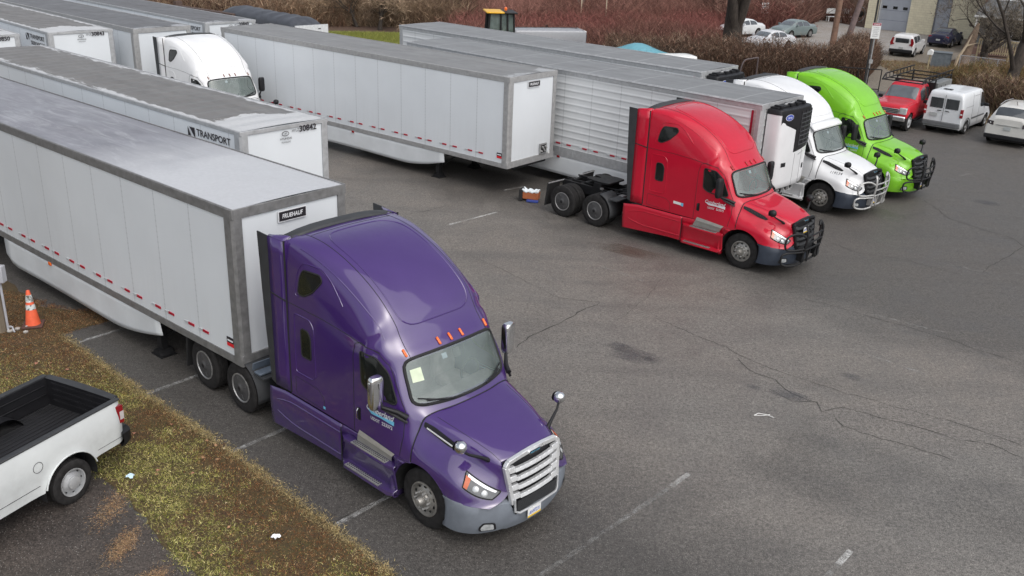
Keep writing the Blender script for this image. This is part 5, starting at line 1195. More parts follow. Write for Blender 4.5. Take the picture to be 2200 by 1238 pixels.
# ------------------------------------------------------------------ flatbed load, loader and small things behind the trailers
FB = (-15.1, 62.6)
t = thing('flatbed_trailer', 'flatbed trailer carrying a load under a dark grey tarpaulin in front of the thicket', 'trailer', (-14.3, 65.3, 0), R(-45))
q = MB().use(simple('pale_board', (.6, .62, .63), .5)); q.box(-13, 0, -1.25, 1.25, .95, 1.12); q.box(-.05, .02, -1.3, 1.3, .75, 1.5); q.use(BLK); q.box(.02, .03, -.8, -.6, 1.2, 1.26); q.box(.02, .03, .5, .7, 1.2, 1.26); q.build('bed', None, t)
tp = []
for x in np.linspace(-10.5, -.15, 30):
    e = min(1, (-.1-x)/.9, (x+10.6)/.8); wv = .05*math.sin(x*4)+.03*math.sin(x*9+1)
    hgt = .2+.6*max(0, e)**.5
    tp.append([(x+wv*.3, 1.22*math.cos(a)*(1+.02*math.sin(x*6)), 1.1+(hgt+wv)*max(0, math.sin(a))**.6) for a in np.linspace(0, math.pi, 15)])
q = MB(); q.grid(tp); q.build('tarpaulin', simple('grey_tarp', (.055, .06, .072), .45, var=.3, scale=3, bump=.004), t, 60)
for sg in (-1, 1):
    for x in (-10, -11.3): wheel(t, x, sg*1.0, .48, .25, sg, 'plain')
    q = MB(); q.box(-3.1, -3.0, sg*.9-.05, sg*.9+.05, 0, .95); q.build('landing_leg', BLKR, t)
q = MB().use(simple('old_timber', (.09, .06, .05), .8, var=.3)); q.box(0, 7, -.2, .2, 0, 1.5); q.box(-.3, .05, -.28, .28, 0, 1.8)
o_ = tag(q.build('timber_stack', None), 'weathered timber beams stacked beyond the tarp-covered flatbed', 'timber'); o_.location = (-26.5, 74.5, 0); o_.rotation_euler = (0, 0, R(-38))
t = thing('wheel_loader', 'yellow and black wheel loader, its glazed cab showing above the farthest trailer roof', 'loader', (-1.45, 61.2, 0), R(-80)); t.scale = (1.22, 1.22, 1.06)
YL = simple('machine_yellow', (.75, .42, .03), .4)
q = MB().use(BLKR)
for x, y in ((-.6, -.7), (-.6, .7), (.75, -.7), (.75, .7), (.1, -.75), (.1, .75), (.78, -.05), (.78, .33)): q.tube([(x, y, 1.3), (x*.9, y*.88, 3.05)], .05, 6)
q.box(-.7, .85, -.75, .75, 1.2, 1.45); q.build('cab_frame', None, t)
q = MB(); q.grid([[(x, y, z) for x, y, z in ((.72, -.7, 1.4), (.66, -.64, 3.0))], [(.72, .7, 1.4), (.66, .64, 3.0)], [(-.58, .68, 1.4), (-.55, .62, 3.0)], [(-.58, -.68, 1.4), (-.55, -.62, 3.0)], [(.72, -.7, 1.4), (.66, -.64, 3.0)]]); q.build('cab_glass', glass('cab_glass', (.14, .18, .17), (.03, .045, .04), .06, .95), t)
q = MB().use(YL); q.box(-.75, .85, -.8, .12, 3.05, 3.14); q.use(BLKR).box(-.75, .85, .12, .8, 3.04, 3.12); q.build('cab_roof', None, t, bevel=.03)
q = MB(); q.lathe([(.07, 0), (.08, .12), (.05, .2), (0, .21)], (.0, .3, 3.15), 'z', 12); q.build('beacon', AMB, t)
q = MB().use(YL); q.box(-2.4, -.7, -.8, .8, .9, 1.7); q.box(.85, 2.3, -.5, .5, .9, 1.5); q.tube([(1.6, -.4, 1.4), (3.2, -.4, .6)], .12, 6); q.tube([(1.6, .4, 1.4), (3.2, .4, .6)], .12, 6); q.build('hull', None, t, bevel=.06)
q = MB(); q.prism([(3.1, .1), (3.9, .1), (3.2, .9), (3.05, .7)], 'y', -1.2, 1.2); q.build('bucket', BLKR, t)
q = MB(); q.tube([(-1.3, -.5, 1.6), (-1.3, -.5, 2.9)], .06, 8); q.build('exhaust_pipe', ALUD, t)
for x in (-1.5, 1.5):
    for sg in (-1, 1): wheel(t, x, sg*.95, .7, .45, sg, 'steel')
# silver camper roof, white hood, teal cover
def box_vehicle(name, label, cat, loc, rz, L, Wd, z0, z1, m, top=None, rnd=.12):
    t = thing(name, label, cat, (loc[0], loc[1], 0), R(rz)); q = MB().use(m)
    pl = rpoly([(-L/2, -Wd/2), (L/2, -Wd/2), (L/2, Wd/2), (-L/2, Wd/2)], .25, 4); pl.append(pl[0])
    q.grid([[(x*k, y*k, z) for x, y in pl] for z, k in ((z0, .98), (z0+.1, 1), (z1-rnd, 1), (z1-rnd*.3, .98), (z1, .93))]); q.build('body', None, t, 50)
    q = MB(); q.grid([[(x, y, z1+.02-.1*(abs(y)/(Wd/2))**3-.04*(abs(x)/(L/2))**4) for x in np.linspace(-L*.475, L*.475, 9)] for y in np.linspace(-Wd*.475, Wd*.475, 7)]); q.build('roof', top or m, t, 50)
    return t
GREYV = simple('silver_vehicle', (.3, .31, .33), .35, .1, var=.06)
t = box_vehicle('camper_van', 'silver-grey camper van roof beside the loader behind the farthest trailer', 'van', (1.7, 66.3), 15, 5.2, 2.0, .35, 1.75, GREYV, GREYV)
q = MB(); q.box(2.55, 2.62, -.85, .85, 1.0, 1.5); q.build('windshield', CARG, t)
q = MB(); q.tube([(2.5, -.95, 1.68), (2.5, .95, 1.68)], .06, 6); q.build('visor', WHITEP, t)
for x in (-1.6, 1.6):
    for sg in (-1, 1): wheel(t, x, sg*.9, .35, .22, sg, 'plain')
q = MB().use(YL); q.prism([(-.5, 0), (.6, 0), (.1, .55), (-.3, .6)], 'y', -.3, .3); q.use(BLKR).tube([(-.6, 0, .2), (-.3, 0, .8), (.2, 0, 1.0)], .08, 6); q.use(simple('cut_wood', (.5, .35, .2), .8))
for k in range(9): q.tube([(.8+k*.28, -.3, .15), (.8+k*.28+.1, .3, .25+.1*(k % 2))], .09, 6)
o_ = tag(q.build('log_splitter', None), 'yellow log splitter with cut wood behind the silver camper van', 'machine'); o_.location = (1.6, 70.6, 0); o_.scale = (1.2, 1.2, 1.5)
t = thing('covered_boat', 'small boat under a light blue cover in front of the hedge', 'boat', (8.0, 60.2, 0), R(-28))
q = MB(); G_ = []
for x in np.linspace(-2.6, 2.6, 14):
    w_ = 1.0*(1-max(0, x/2.6)**2.2)+.02; pk_ = 1.35+.45*math.exp(-((x+.8)/1.1)**2)-.12*abs(x)/2.6
    G_.append([(x, w_*math.cos(a), 1.0+(pk_-1.0)*max(0, math.sin(a))**.9) for a in np.linspace(0, math.pi, 11)])
q.grid(G_); q.build('cover', simple('blue_cover', (.13, .33, .4), .6, var=.12, bump=.003), t, 60)
q = MB(); q.grid([[(x, (1.0*(1-max(0, x/2.6)**2.2)+.02)*math.cos(a), 1.02+.65*math.sin(a)) for a in np.linspace(math.pi, 2*math.pi, 9)] for x in np.linspace(-2.6, 2.6, 12)]); q.build('hull', WHITEP, t, 60)
q = MB(); q.box(-2.2, 3.4, -.1, .1, .3, .42); q.tube([(-.6, -.9, .3), (-.6, .9, .3)], .06, 6); q.build('boat_trailer', BLKR, t)
t = box_vehicle('utility_trailer', 'small white box trailer just behind the farthest refrigerated trailer, in front of the hedge', 'trailer', (9.5, 58.4), 15, 2.2, 1.5, .45, 1.4, WHITEP)
for sg in (-1, 1): wheel(t, 0, sg*.8, .32, .2, sg, 'plain')
q = MB(); q.prism([(1.3, -.4), (2.3, 0), (1.3, .4)], 'z', .4, .48); q.build('drawbar', BLKR, t)

# ------------------------------------------------------------------ small things on the lot
t = thing('traffic_cone', 'worn orange traffic cone with two white bands beside the utility pole', 'cone', (-10.85, 19.25, .02), .3)
OR = simple('cone_orange', (.85, .14, .06), .5, var=.12, scale=9)
q = MB().use(simple('cone_base', (.1, .05, .04), .8)); q.box(-.19, .19, -.19, .19, 0, .035); q.build('base', None, t, bevel=.01)
q = MB(); q.lathe([(.14, .03), (.135, .06), (.035, .7), (.03, .71), (.0, .712)], (0, 0, 0), 'z', 24); t.scale = (1.15, 1.15, 1.2); cn = q.build('cone_body', OR, t, 40)
cw = NT('scuffed_reflective_white'); cn_ = cw.noise(14, 4, .7); cw.set('Base Color', cw.mix(cw.ramp(cn_, .42, .5), (.12, .12, .1), (.68, .72, .72))); cw.set('Roughness', .4)
for z0, z1 in ((.34, .44), (.49, .63)):
    q = MB(); q.lathe([(.1385-.1*(z-.06)/.64, z) for z in (z0, z1)], (0, 0, 0), 'z', 24); q.build('reflective_band', cw.m, t, 60)
WOOD = NT('weathered_pole'); vv = WOOD.n('Mapping', {0: WOOD.obj(), 3: (9, 9, .5)}).outputs[0]; wn_ = WOOD.noise(2, 5, .7, vv)
WOOD.set('Base Color', WOOD.mix(WOOD.ramp(wn_, .3, .7), (.11, .085, .06), (.24, .2, .15))); WOOD.set('Roughness', .85); WOOD.bump(wn_, .5, .01); WOOD = WOOD.m
t = thing('utility_pole', 'wooden utility pole with grey conduit and meter box at the left edge beside the cone', 'pole', (-11.42, 18.92, 0))
q = MB(); q.tube([(0, 0, -.1), (.0, .0, 4), (0, 0, 9.5)], [.16, .15, .11], 14); q.build('pole_shaft', WOOD, t, 60)
q = MB(); q.tube([(.2, -.05, 0), (.2, -.05, 1.25)], .028, 8); q.tube([(.19, -.05, 1.6), (.17, -.04, 3.2), (.16, -.04, 9)], .022, 8); q.tube([(.2, -.05, .12), (.3, -.05, .14), (.36, -.1, .03)], .02, 6); q.build('conduit', simple('pvc_grey', (.42, .43, .46), .5), t, 60)
q = MB(); q.box(.1, .34, -.16, .02, 1.22, 1.6); q.build('meter_box', simple('pvc_grey', (.42, .43, .46), .5), t, bevel=.015)
q = MB().use(simple('pale_stone', (.4, .38, .35), .8)); st_ = q
for k in range(9): q.lathe([(0, -.04), (.05, -.02), (.06, .01), (0, .04)], (random.uniform(-.35, .35), random.uniform(-.15, .15), .03), 'z', 6)
o_ = tag(q.build('rubble', None, smooth=30), kind='stuff'); o_.location = (-11.15, 18.98, .01)
t = thing('litter_pile', 'pile of litter, white plastic bag on a brown carton, behind the red tractor', 'litter', (.52, 30.75, 0), R(-15))
q = MB().use(simple('brown_carton', (.42, .13, .05), .8)); q.box(-.28, .28, -.12, .2, .08, .32); q.build('carton', None, t, bevel=.02)
q = MB().use(simple('plastic_bag', (.75, .8, .82), .35)); gg = []
for i in range(9): gg.append([(-.28+.07*i, -.14+.04*j, .34+.035*math.sin(i*2.1+j)+.03*math.cos(j*2.7)+(.05 if i in (0, 8) else 0)) for j in range(9)])
q.grid(gg); q.build('plastic_bag', None, t, 30, solid=.03)
q = MB().use(simple('blue_wrapper', (.04, .07, .3), .5)); q.box(-.1, .3, -.22, -.1, .01, .08); q.use(RUB).box(-.38, -.26, -.18, .2, .01, .4); q.build('wrapper', None, t, bevel=.01)
for i, (px, py, cl, lb) in enumerate([((280), 1024, (.55, .7, .78), 'crumpled pale blue paper scrap on the grass near the white pickup'), (593, 1154, (.85, .85, .85), 'white paper scrap on the grass verge nearest the bottom edge')]):
    x, y = G(px, py, .06); q = MB(); q.grid([[(-.06+.04*i_, -.05+.035*j, .02*math.sin(i_*2+j*1.7)) for j in range(4)] for i_ in range(4)]); o_ = tag(q.build('paper_scrap', simple('paper_%d' % i, cl, .8)), lb, 'litter'); o_.location = (x, y, .075); o_.rotation_euler = (.1, .05, i)
x, y = G(1640, 895); q = MB(); q.tube([(-.18, .02, .01), (-.08, .09, .02), (.08, .05, .015), (.2, -.05, .01)], .008, 5); q.tube([(-.18, .02, .01), (0, .0, .02), (.14, .05, .02)], .007, 5)
o_ = tag(q.build('plastic_strip', simple('white_plastic', (.7, .7, .68), .4)), 'thin bent white plastic strip on the open asphalt', 'litter'); o_.location = (x, y, 0)
# steel hoop rails and railing by the hedge
for i, (x, y, rz, lb) in enumerate([(14.55, 60.6, 25, 'steel hoop rail nearer the green tractor, against the hedge'), (14.2, 64.2, 25, 'steel hoop rail just under the thick dark trunk')]):
    q = MB(); q.tube(cr([(-.6, 0, -.05), (-.6, 0, .7), (-.4, 0, 1.15), (.1, 0, 1.25), (.6, 0, 1.3)], 4).tolist()+[(.62, 0, 1.28), (.62, 0, -.05)], .05, 8)
    o_ = tag(q.build('hoop_rail', simple('rusty_steel', (.09, .07, .07), .6)), lb, 'railing', 'steel hoop rails'); o_.location = (x-.4, y-1.5, 0); o_.rotation_euler = (0, 0, R(rz))
q = MB(); 
for z in (.15, 1.3): q.tube([(-1.5, 0, z), (1.0, 0, z)], .03, 6)
for x in (-1.5, -.9, -.3, .3, 1.0): q.tube([(x, 0, 0), (x, 0, 1.3)], .03, 6)
o_ = tag(q.build('railing', BLKR), 'low black railing behind the green tractor at the sign pole', 'railing'); o_.location = (20.3, 56.4, 0); o_.rotation_euler = (0, 0, R(-12))

# ------------------------------------------------------------------ poles, signs, buildings
def leanpole(name, label, base, top, h, r, mat=WOOD):
    t = thing(name, label, 'pole', (base[0], base[1], -.1)); dx, dy = top
    q = MB(); q.tube([(0, 0, 0), (dx*.5, dy*.5, h*.5), (dx, dy, h)], [r, r*.88, r*.72], 12); q.build('pole_shaft', mat, t, 60); return t
REDP = simple('reddish_pole_wood', (.2, .12, .085), .85, var=.3, scale=4); GRYP = simple('grey_pole_wood', (.17, .125, .12), .85, var=.3, scale=4)
PB1, PB2 = G(1785, 118), G(1808, 120)
leanpole('utility_pole', 'reddish wooden utility pole, left of the two behind the hedge', PB1, (.15, .1), 10, .24, REDP)
leanpole('utility_pole', 'grey leaning wooden pole crossing close to the right of the reddish utility pole', PB2, (2.0, .3), 10, .23, GRYP)
t = thing('sign_pole', 'galvanised pole carrying a white notice with red header behind the green tractor', 'sign', (20.9, 57.3, 0))
q = MB().use(ALUD); q.tube([(0, 0, 0), (.02, .02, 5), (.05, 0, 12)], .055, 10); q.use(simple('dark_conduit', (.03, .03, .03), .6)).tube([(-.12, .02, 0), (-.14, .02, 6), (-.12, .02, 12)], .06, 8); q.build('pole_shaft', None, t, 60)
sp = MB().use(WHITEP); sp.box(-.27, .25, -.09, -.07, 2.95, 3.85); sp.use(simple('sign_red', (.3, .03, .06), .5)).box(-.26, .24, -.094, -.089, 3.7, 3.84)
sp.use(INKW).text('WARNING', lambda u, v: (-.2+u, -.0965, 3.735+v), .07, .012, 0, .38); sp.use(simple('sign_text', (.2, .2, .22), .6))
for k, (tx, w_) in enumerate((('NO PARKING', .34), ('OR STOPPING', .36), ('VEHICLES WILL', .38), ('BE TOWED', .28), ('AT OWNERS', .34), ('EXPENSE', .3))): sp.text(tx, lambda u, v, k=k, w_=w_: (-.01-w_/2+u, -.0935, 3.56-k*.1+v), .055, .004, 0, w_)
sp.build('notice_board', None, t)
sp = MB().use(ALUD); sp.box(-.1, .12, -.1, .08, 1.5, 1.72); sp.build('junction_box', None, t)
for i, (px, py, lb, h) in enumerate([(1638, 56, 'small white sign in the thicket above the white sedan', 1.5), (1712, 42, 'small white sign on a slanted dark stake above the grey-green sedan', 1.5)]):
    x, y = G(px, py); t = thing('yard_sign', lb, 'sign', (x, y, 0), .3, 'small white signs at the thicket edge')
    q = MB(); q.tube([(0, 0, 0), (.0 if i == 0 else .9, 0, 2.2 if i == 0 else 3.6)], .05, 6); q.build('stake', GRYP, t)
    q = MB().use(WHITEP); q.box(-.38, .38, -.08, -.05, 1.1, 2.1); q.use(simple('sign_text', (.2, .2, .22), .6))
    for k in range(4): q.box(-.28, .1+.15*(k % 2), -.084, -.079, 1.3+.18*k, 1.36+.18*k)
    q.build('sign_board', None, t)
BC = G(1857, 60); BD = G(1984, 74)
ang = math.atan2(BD[1]-BC[1], BD[0]-BC[0])
def blockwall():
    t = NT('cream_block_wall'); o = t.obj(); x, y, z = t.sep(o); v = t.n('CombineXYZ', {0: t.math('ADD', x, y), 1: z, 2: 0}).outputs[0]
    br = t.n('TexBrick', {'Vector': v, 'Scale': 1.0, 'Mortar Size': .012, 'Brick Width': .42, 'Row Height': .21, 'Color1': (.72, .67, .5, 1), 'Color2': (.66, .61, .45, 1), 'Mortar': (.56, .51, .38, 1)})
    t.set('Base Color', t.mix(t.ramp(t.noise(1.3, 5, .6), .4, .75, 0, .35), br.outputs[0], (.36, .32, .24))); t.set('Roughness', .85); t.bump(br.outputs[1], -.4, .01); return t.m
bw = blockwall(); GD = simple('grey_door_paint', (.33, .355, .4), .5, var=.06, scale=1.5)
t = thing('garage_building', 'cream block garage with a wide grey roller door and a narrow grey door', 'building', (BC[0], BC[1], 0), ang)
q = MB(); q.box(0, 1.1, -.0, 9, 0, 5.6); q.box(4.0, 6.3, 0, 9, 0, 5.6); q.box(7.7, 14, 0, 9, 0, 5.6); q.box(1.1, 4.0, 0, 9, 4.35, 5.6); q.box(6.3, 7.7, 0, 9, 3.3, 5.6); q.build('wall', bw, t)
q = MB().use(simple('flat_roof', (.1, .1, .1), .9)); q.box(-.2, 14.2, -.2, 9.2, 5.6, 5.8); q.build('roof', None, t)
q = MB().use(GD); q.box(1.1, 4.0, .2, .3, 0, 4.35)
q.use(simple('door_groove', (.17, .19, .23), .6))
for z in (.9, 1.8, 3.35, 4.0): q.box(1.12, 3.98, .194, .2, z, z+.03)
d = q.build('garage_door', None, t)
for x in (1.35, 2.35, 3.3): q = MB(); q.box(x, x+.42, .18, .2, 1.95, 2.2); q.build('pane', DKG, d)
q = MB().use(GD); q.box(6.35, 7.65, .2, .3, 0, 3.3); q.use(simple('door_trim', (.16, .17, .2), .6)); q.box(6.3, 6.4, .1, .2, 0, 3.3); q.box(7.6, 7.7, .1, .2, 0, 3.3); q.box(6.3, 7.7, .1, .2, 3.2, 3.3); q.build('side_door', None, t)
# porch house
HX, HY = G(2075, 118)
t = thing('porch_house', 'old house with grey porch roof behind bare branches at the upper right', 'house', (HX+1.0, HY+1.0, 0), R(-27))
BR = NT('red_brick'); o_ = BR.obj(); x, y, z = BR.sep(o_); br = BR.n('TexBrick', {'Vector': BR.n('CombineXYZ', {0: BR.math('ADD', x, y), 1: z, 2: 0}).outputs[0], 'Scale': 1.0, 'Brick Width': .22, 'Row Height': .075, 'Mortar Size': .008, 'Color1': (.2, .09, .06, 1), 'Color2': (.15, .07, .05, 1), 'Mortar': (.22, .19, .17, 1)}); BR.set('Base Color', br.outputs[0]); BR.set('Roughness', .85)
q = MB().use(simple('grey_siding', (.2, .2, .2), .8, var=.2, scale=3)); q.box(0, 12, 2.6, 10, 0, 3.0); q.use(BR.m).box(0, 12, 2.6, 10, 3.0, 7.5); q.build('wall', None, t)
q = MB().use(simple('slate_roof', (.115, .12, .125), .8, var=.25, scale=8, bump=.003)); q.prism([(-.6, 3.0), (3.2, 4.15), (3.2, 4.05), (-.6, 2.88)], 'x', -.4, 12.4) if 0 else None
q.add([(-.4, -.4, 2.95), (12.4, -.4, 2.95), (12.4, 2.6, 4.0), (.3, 2.6, 4.0), (-.4, 2.6, 3.1), (-.4, -.4, 2.85), (12.4, -.4, 2.85)], [(0, 1, 2, 3), (0, 3, 4), (0, 5, 6, 1)]); q.build('porch_roof', None, t)
q = MB(); q.box(-.45, 12.4, -.46, -.4, 2.82, 2.97); q.box(.2, 12.4, 2.5, 2.62, 4.0, 4.2); q.build('gutter', WHITEP, t)
q = MB().use(simple('slate_roof', (.115, .12, .125), .8)); q.prism([(2.4, 7.5), (6.3, 10.2), (10.2, 7.5)], 'x', -.3, 12.3); q.build('roof', None, t)
for x in (1.5, 4.2, 6.9, 9.6):
    q = MB().use(WHITEP); q.box(x, x+1.1, 2.5, 2.6, 4.5, 6.2); w_ = q.build('window', None, t); q = MB(); q.box(x+.12, x+.98, 2.48, 2.5, 4.62, 6.08); q.build('pane', DKG, w_)
for x in (2.4, 7.4): q = MB().use(WHITEP); q.box(x, x+1.0, 2.5, 2.6, .9, 2.4); w_ = q.build('window', None, t); q = MB(); q.box(x+.12, x+.88, 2.48, 2.5, 1.0, 2.3); q.build('pane', DKG, w_)
for x in (-.2, 4, 8, 12): q = MB(); q.box(x-.08, x+.08, -.3, -.14, 0, 2.85); q.build('porch_post', WHITEP, t)
q = MB().use(simple('brick_red_step', (.14, .085, .07), .85)); q.box(-.5, 12.3, -.5, 2.6, 0, .5); q.build('porch_floor', None, t)
# baluster deck railing
DL, DR_ = G(2096, 127), G(2190, 137)
a = math.atan2(DR_[1]-DL[1], DR_[0]-DL[0]); Ld = math.hypot(DR_[0]-DL[0], DR_[1]-DL[1])
t = thing('deck_railing', 'pale wooden baluster railing in front of the porch', 'fence', (DL[0], DL[1], 0), a)
PW_ = simple('pale_lumber', (.42, .35, .22), .7, var=.15)
q = MB(); q.box(0, Ld+3, -.05, .05, 1.42, 1.52); q.box(0, Ld+3, -.05, .05, .55, .63); q.build('rail', PW_, t)
for k in range(int((Ld+3)/.16)): q = MB(); q.box(k*.16-.035, k*.16+.035, -.075, -.045, .45, 1.5); q.build('baluster', PW_, t)
for k in range(3): q = MB(); q.box(k*2.2-.05, k*2.2+.05, -.05, .05, 0, 1.55); q.build('post', PW_, t)
# chain-link fence, bin, mailbox, stump
C1, C2 = (30.2, 66.0), (36.5, 61.0); t = thing('chain_link_fence', 'low galvanised chain-link fence running right from the grey bin', 'fence', (C1[0], C1[1], 0), math.atan2(C2[1]-C1[1], C2[0]-C1[0]))
GALV = simple('galvanised_pipe', (.4, .41, .42), .45, .4)
for x in (0, 2.4, 4.8, 7.2): q = MB(); q.tube([(x, 0, 0), (x, 0, 1.15)], .035, 8); q.build('post', GALV, t)
q = MB(); q.tube([(0, 0, 1.12), (8, 0, 1.12)], .025, 6); q.build('top_rail', GALV, t)
q = MB()
for k in range(130): 
    q.tube([(k*.06, 0, .02), (min(8, k*.06+.5), 0, 1.1)], .003, 3, cap=False); q.tube([(k*.06+.5, 0, .02), (k*.06, 0, 1.1)], .003, 3, cap=False)
q.build('mesh', GALV, t)
bx, by = G(2026, 146); t = thing('storage_bin', 'blue-grey metal bin behind a wire fence left of the split trunk', 'bin', (bx, by+.6, 0), R(-25))
q = MB().use(simple('blue_grey_metal', (.12, .14, .155), .6, var=.2)); q.prism([(-.45, 0), (.45, 0), (.45, .85), (-.45, 1.0)], 'x', -.6, .65); q.build('bin_body', None, t, bevel=.03)
q = MB().use(simple('blue_grey_metal', (.12, .14, .155), .6)); q.box(-.64, .69, -.5, .5, .98, 1.03); q.build('lid', simple('lid_grey', (.14, .17, .2), .6), t, bevel=.02)
mx, my = G(1992, 150); t = thing('mailbox', 'white mailbox on a post beside the dirt driveway', 'mailbox', (mx, my, 0), R(60))
q = MB(); q.box(-.04, .04, -.04, .04, 0, 1.05); q.build('post', PW_, t)
q = MB(); q.prism([(-.16, 1.05), (.16, 1.05), (.16, 1.25)]+[(.16*math.cos(k*math.pi/8), 1.25+.12*math.sin(k*math.pi/8)) for k in range(1, 8)]+[(-.16, 1.25)], 'x', -.3, .3); q.build('box', WHITEP, t)
for i, (px, py, lb) in enumerate([(1775, 46, 'weathered white garden bench, the left one beside the gravel'), (1808, 46, 'white garden chair between the two wooden poles')]):
    x, y = G(px, py); t = thing('garden_seat', lb, 'bench', (x, y, 0), .2)
    L_ = 1.6 if i == 0 else 1.0
    for z, y0, y1, n_ in ((.45, -.3, .2, 'seat'), (.75, .2, .26, 'backrest')): q = MB(); q.box(0, L_, y0, y1, z, z+(.05 if n_ == 'seat' else .5)); q.build(n_, WHITEP, t)
    for x_ in (.1, L_-.1):
        for y_ in (-.25, .18): q = MB(); q.box(x_-.04, x_+.04, y_-.04, y_+.04, 0, .45); q.build('leg', WHITEP, t)
x, y = G(1845, 50); t = thing('hose_reel', 'round metal ring stand beside the garage corner', 'reel', (x, y, 0), .3)
q = MB(); q.tube([(.55*math.cos(a), 0, .85+.7*math.sin(a)) for a in np.linspace(0, 6.1, 20)], .04, 6, True); q.build('ring', GALV, t); q = MB(); q.lathe([(0, -.15), (.3, -.1), (.3, .1), (0, .15)], (0, 0, .9), 'y', 12); q.tube([(-.3, 0, 0), (0, 0, .9), (.3, 0, 0)], .03, 6); q.build('drum', DGREY, t)
# old white goal frame standing in the red brush
x, y = G(1247, 50); q = MB(); q.tube([(0, 0, 0), (0, 0, 3.4)], .05, 6); q.tube([(-.2, 0, 3.3), (2.2, -.5, 3.1)], .05, 6); q.tube([(2.2, -.5, 0), (2.2, -.5, 3.1)], .04, 6)
o_ = tag(q.build('goal_frame', simple('cream_pipe', (.6, .52, .38), .6)), 'thin cream pipe frame standing in the red brush', 'frame'); o_.location = (x, y, 0)
# wires
wire = MB()
for (x0, y0, z0), (x1, y1, z1), sag in [((24, 66, 11), (52, 78, 9.5), .9), ((24, 66, 10.4), (52, 78, 8.8), 1.0), ((24, 66, 10.9), (58, 72, 8.2), 1.2), ((20.95, 57.3, 8.2), (50, 82, 6.2), .8)]:
    wire = MB(); wire.tube([(x0+(x1-x0)*s, y0+(y1-y0)*s, z0+(z1-z0)*s-4*sag*s*(1-s)) for s in np.linspace(0, 1, 14)], .025, 5)
    tag(wire.build('overhead_wire', RUB), 'dark overhead wire crossing in front of the garage and the porch house', 'wire', 'overhead wires')

# ------------------------------------------------------------------ vegetation
BARK = NT('bark'); vv = BARK.n('Mapping', {0: BARK.obj(), 3: (4, 4, .8)}).outputs[0]; bn_ = BARK.noise(3, 6, .75, vv); BARK.set('Base Color', BARK.mix(BARK.ramp(bn_, .35, .65), (.022, .017, .014), (.065, .052, .042))); BARK.set('Roughness', .9); BARK.bump(bn_, .9, .04); BARK = BARK.m
def tree(name, label, base, h, r, lean=(0, 0), lvl=4, spread=.6, first=.35, seed=1, mat=BARK, twig=(.09, .07, .055), twn=6, group='bare trees', kids=(3, 5), tw=.02, tf=.5):
    rd = np.random.default_rng(seed); t = thing(name, label, 'tree', (base[0], base[1], -.05), 0, group)
    tr, cw = MB(), MB(); tips = []
    def grow(p, d, L, r, k):
        pts = [p]; rs = [r]; dd = d
        for i in range(4):
            dd = (dd+Vector(rd.normal(0, .12 if k else .05, 3))+Vector((0, 0, .04))).normalized(); p = p+dd*L/4; pts.append(p); rs.append(r*(1-.13*(i+1)))
        (tr if k == 0 else cw).tube(pts, rs, 10 if k == 0 else (6 if k < 3 else 4), cap=False)
        if k >= lvl: tips.append((pts, dd, L)); return
        n = int(rd.integers(*kids))
        for c in range(n):
            i = rd.integers(2, 5) if (k or first > .6) else rd.integers(1, 5); ax = Vector(rd.normal(0, 1, 3)); ax -= dd*ax.dot(dd); ax.normalize()
            nd = (dd*(1-spread*.6)+ax*spread+Vector((0, 0, .12))).normalized(); grow(pts[i], nd, (L if k or tf > .3 else L*1.8)*rd.uniform(.55, .8), rs[i]*rd.uniform(.42, .68), k+1)
    d0 = Vector((lean[0], lean[1], 1)).normalized(); grow(Vector((0, 0, 0)), d0, h*tf, r, 0)
    tr.build('trunk', mat, t, 60); co_ = cw.build('crown', mat, t, 60)
    P_, D_, L_ = [], [], []
    for pts, dd, L in tips:
        for _ in range(twn):
            i = rd.integers(0, 5); P_.append(pts[i]); v = Vector(dd)+Vector(rd.normal(0, .6, 3)); D_.append(v.normalized()); L_.append(L*rd.uniform(.5, 1.1))
    if P_:
        n = len(P_); o = ribbons('twigs', np.array([p[:] for p in P_]), np.array([p[:] for p in D_]), np.array(L_), np.full(n, tw), palette(n, [twig, [v*1.5 for v in twig]], .2), .25); o.parent = co_
    return t
tree('tree', 'thick dark ivy-rough trunk rising out of the hedge in front of the white sedan', (14.6, 66.4), 15, .78, (-.02, .1), 3, .5, seed=4, twn=5)
tree('tree', 'leaning dark trunk at the right edge in front of the chain-link fence', (27.3, 53.3), 14, .36, (.22, .1), 3, .5, seed=9, twn=5)
tree('tree', 'low spreading bare tree with many branches in front of the porch house', (33.8, 70.2), 7.0, .3, (0, 0), 5, .8, .2, seed=12, twn=4, kids=(4, 6), twig=(.13, .11, .085))
STMP = simple('split_wood', (.42, .34, .24), .8, var=.25); t = thing('broken_tree', 'broken tree trunk with pale split wood right of the bin', 'tree', (31.6, 68.6, 0))
q = MB().use(simple('brown_bark', (.17, .12, .085), .9, var=.3, bump=.01)); q.tube([(0, 0, -.1), (.2, .1, 1.2), (.5, .2, 2.2), (.7, .3, 3.0)], [.45, .36, .26, .1], 9); q.build('trunk', None, t, 50)
q = MB(); q.tube([(-.65, -.3, -.1), (-.5, -.3, .7), (-.1, -.3, 1.5), (.2, -.2, 2.3)], [.1, .12, .08, .02], 6); q.tube([(-.1, -.3, 1.5), (.6, -.4, 1.75)], [.06, .02], 5); q.build('split_branch', STMP, t, 50)
tree('tree', 'wide multi-stem bare tree above the green grass patch left of the loader', (-11.4, 77), 7, .2, (.05, 0), 4, .75, .2, seed=21, twn=7, kids=(5, 7), twig=(.26, .19, .13), tw=.03, tf=.2)
tree('tree', 'second bare tree just left behind the grass patch tree', (-13.5, 78.5), 7, .16, (-.25, 0), 4, .75, .2, seed=22, twn=7, kids=(5, 7), twig=(.28, .2, .13), tw=.03, tf=.2)
